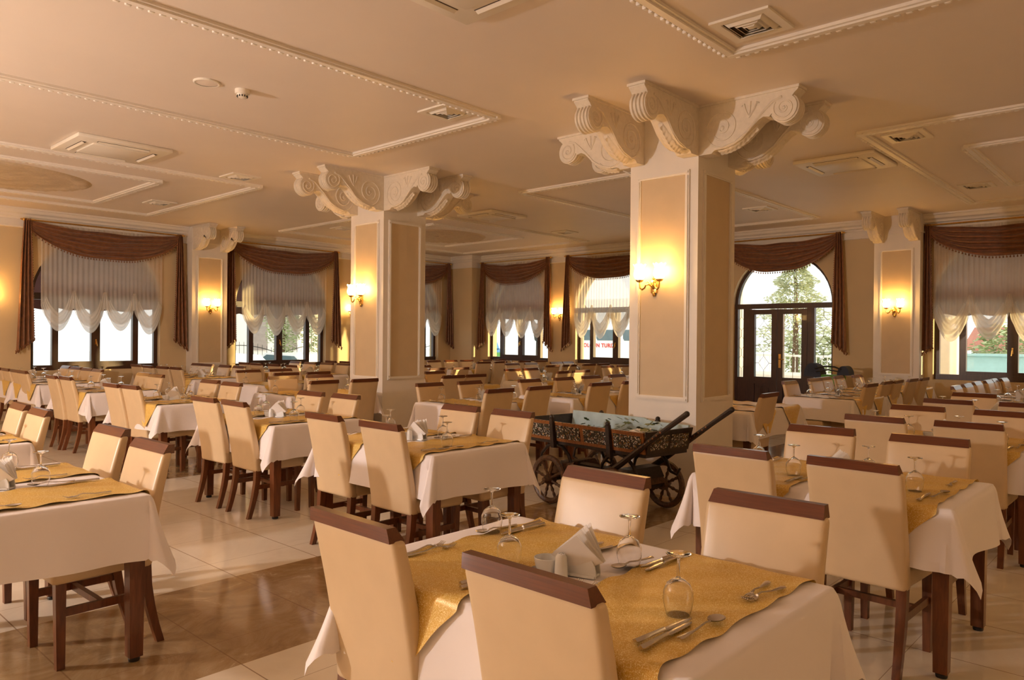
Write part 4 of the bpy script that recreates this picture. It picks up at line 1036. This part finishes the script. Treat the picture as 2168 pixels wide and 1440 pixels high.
# ------------------------------------------------------------------ painted handcart, local frame: length along y, handles at -y
def build_cart():
    base = Vector((5.52, 3.95, 0)); rz = radians(-7)
    root = empty('painted_handcart', base, 'antique painted wooden handcart standing in front of the large column', 'handcart', rz=rz)
    def P(nm, m, mat, par=None, ang=38): return link(nm, m.mesh(nm, mat, angle=ang), par or root)
    L0, L1, wx, z0, z1 = -.72, .66, .27, .565, .74
    m = MB(); m.box(-wx, wx, L0, L1, z0 - .03, z0); P('floor_boards', m, MT['cartblack'])
    for s in (-1, 1):
        # flared long side with raised curved back half on the far side
        top = (lambda y: z1 + (.045 if s > 0 else 0) * (1 if y > -.3 else .5))
        m = MB(); xo = s * wx; fl = s * .03
        n = 14
        for i in range(n):
            a = L0 + (L1 - L0) * i / n; b_ = L0 + (L1 - L0) * (i + 1) / n
            m.hexa([(xo - .012, a, z0), (xo + .012, a, z0), (xo + .012, b_, z0), (xo - .012, b_, z0), (xo + fl - .012, a, top(a)), (xo + fl + .012, a, top(a)), (xo + fl + .012, b_, top(b_)), (xo + fl - .012, b_, top(b_))])
        sd_ = P('side_board', m, MT['cartframe'] if s < 0 else MT['cartblue'])
        m = MB(); m.hexa([(xo - s * .013, L0 + .02, z0 + .01), (xo - s * .0135, L0 + .02, z0 + .01), (xo - s * .0135, L1 - .02, z0 + .01), (xo - s * .013, L1 - .02, z0 + .01), (xo + fl - s * .0155, L0 + .02, z1), (xo + fl - s * .016, L0 + .02, z1), (xo + fl - s * .016, L1 - .02, z1), (xo + fl - s * .0155, L1 - .02, z1)])
        P('blue_lining', m, MT['cartblue'], sd_)
        for k in range(4):   # painted panels on the outside, framed in orange wood
            a = L0 + .025 + k * (L1 - L0) / 4; b_ = a + (L1 - L0) / 4 - .05; o = s * .0135; za, zb = z0 + .03, z1 - .03
            fa, fb = fl * .17, fl * .83
            m = MB(); m.hexa([(xo + o + fa, a, za), (xo + o + fa + s * .006, a, za), (xo + o + fa + s * .006, b_, za), (xo + o + fa, b_, za), (xo + o + fb, a, zb), (xo + o + fb + s * .006, a, zb), (xo + o + fb + s * .006, b_, zb), (xo + o + fb, b_, zb)])
            P('painted_panel', m, MT['cartpanel'], sd_)
        for y in (L0 + .36, L1 - .34):
            m = MB(); m.hexa([(xo + s * .012, y - .022, z0 - .06), (xo + s * .05, y - .022, z0 - .06), (xo + s * .05, y + .022, z0 - .06), (xo + s * .012, y + .022, z0 - .06), (xo + fl + s * .012, y - .018, z1 + .035), (xo + fl + s * .045, y - .018, z1 + .035), (xo + fl + s * .045, y + .018, z1 + .035), (xo + fl + s * .012, y + .018, z1 + .035)])
            m.sph((xo + fl + s * .03, y, z1 + .045), .022, 8, 6); P('side_post', m, MT['cartblack'], sd_)
        m = MB()
        for i in range(26): y = L0 + .03 + i * (L1 - L0 - .06) / 25; m.sph((xo + fl, y, top(y) - .012 if s > 0 else z1 - .004), .006, 6, 4, (2.6, 1, 1))
        P('nail_heads', m, MT['foot'], sd_)
    for y, s in ((L0, -1), (L1, 1)):
        m = MB(); m.hexa([(-wx, y - .012, z0), (wx, y - .012, z0), (wx, y + .012, z0), (-wx, y + .012, z0), (-wx - .03, y + s * .03 - .012, z1 + .01), (wx + .03, y + s * .03 - .012, z1 + .01), (wx + .03, y + s * .03 + .012, z1 + .01), (-wx - .03, y + s * .03 + .012, z1 + .01)])
        e = P('end_board', m, MT['cartblack'])
        m = MB(); o = s * .013
        for (a, b_) in ((-.24, -.02), (.02, .24)): m.hexa([(a, y + o, z0 + .03), (b_, y + o, z0 + .03), (b_, y + o + s * .005, z0 + .03), (a, y + o + s * .005, z0 + .03), (a, y + o + s * .024, z1 - .03), (b_, y + o + s * .024, z1 - .03), (b_, y + o + s * .029, z1 - .03), (a, y + o + s * .029, z1 - .03)])
        P('painted_panel', m, MT['cartpanel'], e)
    def wheel(x, y, R):
        m = MB(); m.grid(lambda a, t: (x + .024 * cos(2 * pi * t + .78), y + (R - .028 + .034 * sin(2 * pi * t + .78) * .8) * cos(2 * pi * a), R + (R - .028 + .034 * sin(2 * pi * t + .78) * .8) * sin(2 * pi * a)), 40, 8, True, True)
        w_ = P('wheel', m, MT['cartwheel'])
        for k in range(8):
            a = 2 * pi * k / 8 + .3; ca, sa = cos(a), sin(a)
            m = MB(); m.tube([(x, y + r * ca, R + r * sa) for r in (.04, .07, .10, .12, .14, R - .05, R - .035)], [.016, .010, .017, .009, .015, .011, .016], 7); P('spoke', m, MT['cartwheel'], w_)
        m = MB(); sgn = -1 if x < 0 else 1
        m.M = Matrix.Translation((x, y, R)) @ Matrix.Rotation(sgn * pi / 2, 4, 'Y'); m.lathe([(.001, -.055), (.045, -.055), (.055, -.03), (.05, .0), (.04, .03), (.03, .05), (.022, .07), (.001, .078)], 14); P('hub', m, MT['cartwheel'], w_)
    for x in (-.345, .345): wheel(x, -.43, .215); wheel(x, .33, .222)
    m = MB(); m.tube([(-.36, -.43, .215), (.36, -.43, .215)], .022, 8); P('axle', m, MT['cartblack'])
    m = MB(); m.tube([(-.36, .33, .222), (.36, .33, .222)], .022, 8); P('axle', m, MT['cartblack'])
    m = MB(); m.box(-.055, .055, -.52, .48, .27, .345); m.hexa([(-.25, -.50, .30), (.25, -.50, .30), (.25, -.36, .30), (-.25, -.36, .30), (-.2, -.49, .40), (.2, -.49, .40), (.2, -.37, .40), (-.2, -.37, .40)]); P('undercarriage_beam', m, MT['cartblack'])
    for y in (-.43, .33):   # carved bolsters and curled iron springs between axle and body
        m = MB(); m.hexa([(-.30, y - .05, .24), (.30, y - .05, .24), (.30, y + .05, .24), (-.30, y + .05, .24), (-.22, y - .04, .36), (.22, y - .04, .36), (.22, y + .04, .36), (-.22, y + .04, .36)]); P('bolster', m, MT['cartwheel'])
        for s in (-1, 1):
            m = MB(); pts = [(s * .22, y - .26, .40), (s * .22, y - .23, .34), (s * .22, y - .16, .36), (s * .22, y - .12, .44), (s * .22, y - .04, .51), (s * .22, y + .05, .53), (s * .22, y + .15, .50), (s * .22, y + .23, .42), (s * .22, y + .25, .34), (s * .22, y + .20, .32)]
            m.tube(pts, [.010, .012, .014, .016, .017, .017, .016, .014, .012, .009], 7); P('curled_spring', m, MT['cartblack'])
    m = MB(); m.hexa([(-.30, .10, .33), (-.20, .10, .33), (-.20, .40, .25), (-.30, .40, .25), (-.28, .08, .40), (-.22, .08, .40), (-.22, .38, .34), (-.28, .38, .34)]); P('carved_bracket', m, MT['cartwheel'])
    for s in (-1, 1):
        m = MB(); x = s * .30; m.tube([(x, -.30, .34), (x, -.50, .475), (x, -.95, .80), (x, -1.13, .925)], [.028, .026, .021, .023], 9); m.sph((x, -1.135, .929), .024, 8, 6)
        h_ = P('handle_shaft', m, MT['cartblack'])
        m = MB()
        for k in range(13): t = k / 12; m.sph((x - .018, -.45 - .45 * t, .44 + .325 * t), .009, 6, 4, (.7, 1, 1))
        P('painted_studs', m, MT['cartframe'], h_)
    # things lying in the cart
    R = Matrix.Rotation(rz, 4, 'Z'); rr = random.Random(9)
    m = MB()
    for k in range(70):
        y = rr.uniform(-.68, .05); x = rr.uniform(-.26, .24); z = rr.uniform(.62, .79); a = rr.uniform(0, 6); q = rr.uniform(.022, .042); t_ = rr.uniform(-.9, .9)
        c = Vector((x, y, z)); ax = Vector((cos(a), sin(a), t_ * .6)).normalized(); bx = Vector((-sin(a), cos(a), rr.uniform(-.5, .5))).normalized()
        pts = [c + ax * q * p + bx * q * r for p, r in ((-1, 0), (-.4, .7), (.1, .45), (.45, .75), (.55, .3), (1.1, 0), (.55, -.3), (.45, -.75), (.1, -.45), (-.4, -.7))]
        m.add([base + R @ p for p in pts], [tuple(range(10))])
    for k in range(9):
        y = -.66 + k * .085; m.tube([base + R @ Vector((rr.uniform(-.2, .2), y + d, .60 + h)) for d, h in ((0, 0), (.03, .05), (.07, .09), (.12, .10))], .003, 4)
    solo('ivy_garland', m, MT['ivy'], 'green ivy leaves trailing inside the painted handcart', 'ivy', angle=180)['kind'] = 'stuff'
    for i, (x, y, a, lb) in enumerate(((-.12, -.50, .4, 'pale clay bottle lying at the handle end of the cart'), (.06, -.36, -.5, 'pale clay bottle lying farther inside the painted cart'))):
        m = MB(); m.M = Matrix.Translation(base) @ R @ Matrix.Translation((x, y, .668)) @ Matrix.Rotation(a, 4, 'Z') @ Matrix.Rotation(pi / 2 - .25, 4, 'Y')
        m.lathe([(.001, -.10), (.045, -.10), (.05, -.06), (.05, .02), (.03, .06), (.016, .08), (.016, .12), (.02, .125), (.001, .125)], 16); solo('clay_bottle', m, MT['napkin'], lb, 'bottle')
build_cart()

# ------------------------------------------------------------------ baby stroller parked by the door
def build_stroller():
    b = Vector((13.35, 4.72, 0)); root = empty('stroller', b, 'navy and lime green baby stroller parked right of the double door', 'stroller')
    m = MB(); m.grid(lambda u, t: (b.x + .28 * (t - .5), b.y + .27 + .15 * cos(pi * 1.05 * u) * 1.0, .86 + .24 * sin(pi * 1.05 * u) - .05 * (t - .5) ** 2), 16, 8); m.grid(lambda u, t: (b.x - .14 + .0 * t, b.y + .27 + .15 * t * cos(pi * 1.05 * u), .86 + .24 * t * sin(pi * 1.05 * u)), 16, 6); part('hood', m, MT['navy'], root, 80)
    m = MB(); m.grid(lambda u, t: (b.x + .26 * (t - .5), b.y - .25 + .10 * cos(pi * u), .90 + .16 * sin(pi * u)), 14, 8); m.grid(lambda u, t: (b.x - .13, b.y - .25 + .10 * t * cos(pi * u), .90 + .16 * t * sin(pi * u)), 14, 6); part('foot_cover', m, MT['navy'], root, 80)
    m = MB(); m.rbox((.26, .46, .12), (b.x, b.y, .84), .05, 3); m.rbox((.24, .30, .16), (b.x, b.y + .02, .72), .05, 3); part('seat', m, MT['lime'], root)
    m = MB(); m.tube([(b.x - .14, b.y + .22, 1.00), (b.x - .15, b.y + .05, 1.05), (b.x - .15, b.y - .12, 1.04), (b.x - .14, b.y - .22, 1.00)], .014, 7); m.tube([(b.x - .14, b.y + .2, .95), (b.x - .15, b.y, .99), (b.x - .14, b.y - .2, .96)], .012, 7); part('push_bar', m, MT['foot'], root)
    m = MB()
    for sx in (-1, 1):
        m.tube([(b.x + sx * .13, b.y + .22, .85), (b.x + sx * .15, b.y - .26, .12)], .012, 6); m.tube([(b.x + sx * .13, b.y - .2, .85), (b.x + sx * .15, b.y + .28, .12)], .012, 6)
    part('frame', m, MT['iron'], root)
    for sx in (-1, 1):
        for sy in (-1, 1):
            m = MB(); m.M = Matrix.Translation((b.x + sx * .17, b.y + sy * .27, .10)) @ Matrix.Rotation(pi / 2, 4, 'Y'); m.lathe([(.001, -.018), (.09, -.018), (.10, -.01), (.10, .01), (.09, .018), (.001, .018)], 20); part('wheel', m, MT['tyre'], root)
build_stroller()

# ------------------------------------------------------------------ outside
mb = MB(); mb.box(-40, 90, -60, 90, -.9, -.45); struct('ground', mb, MT['pave'])
def car(cx, cy, rz, label):
    root = empty('parked_car', (cx, cy, -.45), label, 'car', 'parked white cars', rz=rz)
    def P(nm, m, mat, par=None): return link(nm, m.mesh(nm, mat, angle=30), par or root)
    prof = [(-2.1, .35), (-2.12, .65), (-1.95, .85), (-1.15, .95), (-.55, 1.38), (.65, 1.42), (1.45, 1.02), (2.0, .95), (2.12, .6), (2.08, .35)]
    m = MB(); m.prism(prof, lambda a, b_, e: (a, e, b_), -.82, .82); P('body', m, MT['carpaint'])
    m = MB(); m.prism([(-1.0, .98), (-.52, 1.34), (.60, 1.37), (1.25, 1.0)], lambda a, b_, e: (a, e, b_), -.825, .825); P('side_windows', m, MT['cargl'])
    m = MB(); m.box(.02, .10, -.828, .828, .96, 1.39); P('door_pillar', m, MT['carpaint'])
    for x in (-1.35, 1.35):
        for y in (-.74, .74):
            m = MB(); m.M = Matrix.Translation((x, y, .31)) @ Matrix.Rotation(pi / 2, 4, 'X'); m.lathe([(.001, -.1), (.27, -.1), (.31, -.07), (.31, .07), (.27, .1), (.001, .1)], 24); P('wheel', m, MT['tyre'])
car(10.15, 20.4, pi / 2 + .35, 'white car parked outside, left half of the second window')
car(12.55, 20.3, pi / 2 + .25, 'white car parked outside, right half of the second window')
# iron fence behind the cars
root = empty('iron_fence', (17, 24, -.45), 'black iron railing with arched top behind the parked cars', 'fence')
m = MB(); m.box(11.0, 24, 23.9, 24.1, -.45, .15); part('plinth', m, MT['ext'], root)
m = MB()
for k in range(76):
    x = 11.1 + k * .17; h = .85 + .30 * sin(pi * ((x - 11) % 3.0) / 3.0); m.tube([(x, 24, .1), (x, 24, h + .12)], .008, 4)
m.tube([(11 + .25 * i, 24, .85 + .30 * sin(pi * ((.25 * i) % 3.0) / 3.0)) for i in range(53)], .014, 5); m.tube([(11, 24, .3), (24, 24, .3)], .012, 5)
part('railing', m, MT['iron'], root)['kind'] = 'stuff'
# house beyond the fence
root = empty('house', (16.2, 30.5, -.45), 'pale house with dark windows across the street', 'house')
m = MB(); m.box(13.4, 19.0, 28, 33, -.45, 4.6); part('wall', m, MT['ext'], root)
m = MB(); m.box(13.0, 19.4, 27.6, 33.4, 4.6, 5.0); part('roof', m, MT['tile'], root)
for k in range(4):
    m = MB(); x = 13.75 + 1.35 * k; m.box(x, x + .62, 27.93, 28.01, .9, 2.6); part('window', m, MT['dimwin'], root)
def tree(nm, x, y, h, rad, n, mat, label, pine=False, z0=-.45, lf=.12):
    rr = random.Random(int(x * 31 + y * 7)); root = empty(nm, (x, y, z0), label, 'tree' if h > 2 else 'bush')
    m = MB(); m.tube([(x, y, z0), (x + .05, y, z0 + h * .5), (x, y, z0 + h * .92)], [rad * .09, rad * .06, rad * .015], 8); part('trunk', m, MT['bark'], root)
    m = MB()
    for k in range(n):
        if pine:
            t = rr.random() ** .8; zz = z0 + h * (.34 + .66 * t); R = rad * (1 - t) ** .8 * rr.uniform(.45, 1.0) * (1 + .25 * sin(t * 40)); a = rr.uniform(0, 2 * pi)
            c = Vector((x + R * cos(a), y + R * sin(a), zz - .15 * R))
        else:
            v = Vector((rr.gauss(0, 1), rr.gauss(0, 1), rr.gauss(0, 1))).normalized() * rr.uniform(.55, 1) ; c = Vector((x + v.x * rad, y + v.y * rad, z0 + h * .62 + v.z * h * .38)); a = rr.uniform(0, 6)
        ax = Vector((cos(a), sin(a), rr.uniform(-.6, .6))).normalized() * lf * rr.uniform(.7, 1.5); bx = ax.cross(Vector((rr.uniform(-1, 1), rr.uniform(-1, 1), 1))).normalized() * lf * .42
        m.add([c - ax, c + bx, c + ax, c - bx], [(0, 1, 2, 3)])
    f = link('foliage', m.mesh('foliage', mat, wloc(root), fix=False), root); f['kind'] = 'stuff'
    return root
tree('leafy_tree', 13.75, 23.4, 4.6, .7, 2600, MT['leaf'], 'leafy tree outside behind the middle of second window', lf=.07)
tree('leafy_tree', 14.75, 22.6, 4.4, .9, 2600, MT['leaf'], 'leafy tree outside at the right of second window', lf=.07)
tree('pine_tree', 23.2, 9.3, 5.0, 1.35, 7000, MT['pine'], 'tall pine tree seen through the arched double door', True, lf=.065)
# garden by the door: hedge, low wall with railing, pale porch pillar
m = MB(); rr = random.Random(4)
for k in range(2600):
    x, y, z = 26 + rr.uniform(-.6, .6), rr.uniform(5.5, 10.8), rr.uniform(.2, 1.75) + .18 * sin(3 * k); c = Vector((x, y, min(z, 1.9))); a = rr.uniform(0, 6)
    ax = Vector((cos(a), sin(a), rr.uniform(-.6, .6))).normalized() * .13; bx = ax.cross(Vector((rr.uniform(-1, 1), .3, 1))).normalized() * .06; m.add([c - ax, c + bx, c + ax, c - bx], [(0, 1, 2, 3)])
solo('hedge', m, MT['leaf'], 'green hedge seen through the double door glass', 'hedge', angle=180)['kind'] = 'stuff'
root = empty('garden_wall', (22, 8, -.45), 'low pale garden wall with railing outside the double door', 'garden wall')
m = MB(); m.box(21.8, 22.1, 4.5, 11.5, -.45, .45); m.box(21.7, 22.2, 4.5, 11.5, .45, .53); part('wall', m, MT['ext'], root)
m = MB()
for k in range(44): m.tube([(21.95, 4.6 + k * .155, .5), (21.95, 4.6 + k * .155, 1.02)], .012, 4)
m.box(21.9, 22.0, 4.5, 11.5, 1.0, 1.06); part('railing', m, MT['ext'], root)['kind'] = 'stuff'
for x, y, l in ((17.6, 8.55, 'pale fluted porch pillar outside left of the double door'), (16.6, 3.70, 'pale fluted porch pillar outside the right edge window'), (17.6, .75, 'added unseen porch pillar blocking sun, beyond the right edge of the view')):  # last pillar is added out of view to keep sun off the left pilaster
    m = MB(); m.grid(lambda a, t, x=x, y=y: (x + (.30 - .012 * abs(sin(12 * pi * a))) * cos(2 * pi * a), y + (.30 - .012 * abs(sin(12 * pi * a))) * sin(2 * pi * a), -.45 + 4.6 * t), 96, 2, True)
    m.box(x - .38, x + .38, y - .38, y + .38, -.45, -.2); solo('porch_pillar', m, MT['ext'], l, 'pillar', 'porch pillars')
# pool wall, roofs and bush beyond the right edge window
m = MB(); m.box(24, 24.3, -4, 5.2, -.45, 1.10); m.box(23.9, 24.4, -4, 5.2, 1.10, 1.16); solo('pool_wall', m, MT['pool'], 'long pale turquoise wall outside the right edge window', 'wall')
root = empty('roofed_building', (31, 4.4, -.45), 'low building with red tiled roof beyond the turquoise wall', 'building')
m = MB(); m.box(29, 33, -3, 5.6, -.45, 1.2); part('wall', m, MT['ext'], root)
m = MB(); m.hexa([(28.7, -3.3, 1.2), (33.3, -3.3, 1.2), (33.3, 5.9, 1.2), (28.7, 5.9, 1.2), (30.8, -3.3, 2.0), (31.2, -3.3, 2.0), (31.2, 5.9, 2.0), (30.8, 5.9, 2.0)]); part('roof', m, MT['tile'], root)
tree('green_bush', 27.2, 4.35, 2.6, 1.0, 1300, MT['leaf'], 'round green bush above the turquoise wall', lf=.10)
# the white coach with red lettering
def build_bus():
    x0, ya, yb, zt = 22.0, 11.3, 18.1, 2.9
    root = empty('tour_bus', (23.2, (ya + yb) / 2, -.45), 'white tour coach with red lettering outside the corner window', 'bus')
    m = MB(); m.box(x0, x0 + 2.4, ya, yb, -.1, zt); part('body', m, MT['carpaint'], root)
    for a, b_ in ((11.6, 13.2), (13.3, 14.9), (15.0, 16.05), (16.2, 17.8)):
        m = MB(); m.prism([(a + .12, 1.42), (b_ - .05, 1.42), (b_, 1.50), (b_ - .0, 1.72), (b_ - .12, 1.80), (a + .02, 1.80), (a, 1.57)], lambda p, q, e: (e, p, q), x0 - .012, x0 + .02); part('side_window', m, MT['cargl'], root)
    for y in (12.6, 16.9):
        m = MB(); m.M = Matrix.Translation((x0 + .15, y, .02)) @ Matrix.Rotation(pi / 2, 4, 'Y'); m.lathe([(.001, -.16), (.40, -.16), (.47, -.10), (.47, .10), (.40, .14), (.001, .14)], 26); part('wheel', m, MT['tyre'], root)
    cu = bpy.data.curves.new('lettering', 'FONT'); cu.body = 'OLGUN TURIZM'; cu.size = .192; cu.extrude = .004; cu.offset = .006; cu.space_character = 1.12
    t = bpy.data.objects.new('lettering_source', cu); COL.objects.link(t); bpy.context.view_layer.update()
    me = bpy.data.meshes.new_from_object(t.evaluated_get(bpy.context.evaluated_depsgraph_get())); bpy.data.objects.remove(t); bpy.data.curves.remove(cu)
    me.name = 'lettering'; me.materials.clear(); me.materials.append(MT['red'])
    o = link('lettering', me, root); o.matrix_world = Matrix.Identity(4)
    o.matrix_parent_inverse = Matrix.Identity(4); w = wloc(root)
    o.location = Vector((x0 - .006, 16.63, 1.175)) - w; o.rotation_euler = (pi / 2, 0, -pi / 2)
build_bus()
root = empty('inflatable_slide', (21.6, 20.3, -.45), 'blue and lime inflatable play slide outside the far corner window', 'play slide')
m = MB(); m.rbox((.8, .6, 1.5), (21.6, 20.9, .30), .15, 3); m.lathe([(.3, 1.05), (.2, 1.3), (.001, 1.55)], 14, (21.6, 20.9, 0)); part('tower', m, MT['slideblue'], root)
m = MB(); m.hexa([(21.3, 20.7, .55), (21.9, 20.7, .55), (21.9, 19.0, -.3), (21.3, 19.0, -.3), (21.3, 20.7, .95), (21.9, 20.7, .95), (21.9, 19.0, .05), (21.3, 19.0, .05)]); part('ramp', m, MT['lime'], root)
root = empty('garden_lamp', (20.5, 17.6, -.45), 'black iron garden lamp outside the far corner window', 'lamp post')
m = MB(); m.tube([(20.5, 17.6, -.45), (20.5, 17.6, 1.35)], .035, 8); part('post', m, MT['iron'], root)
m = MB(); m.lathe([(.02, 1.35), (.09, 1.42), (.13, 1.66), (.16, 1.68), (.03, 1.82), (.001, 1.86)], 6, (20.5, 17.6, 0)); part('lantern', m, MT['iron'], root)
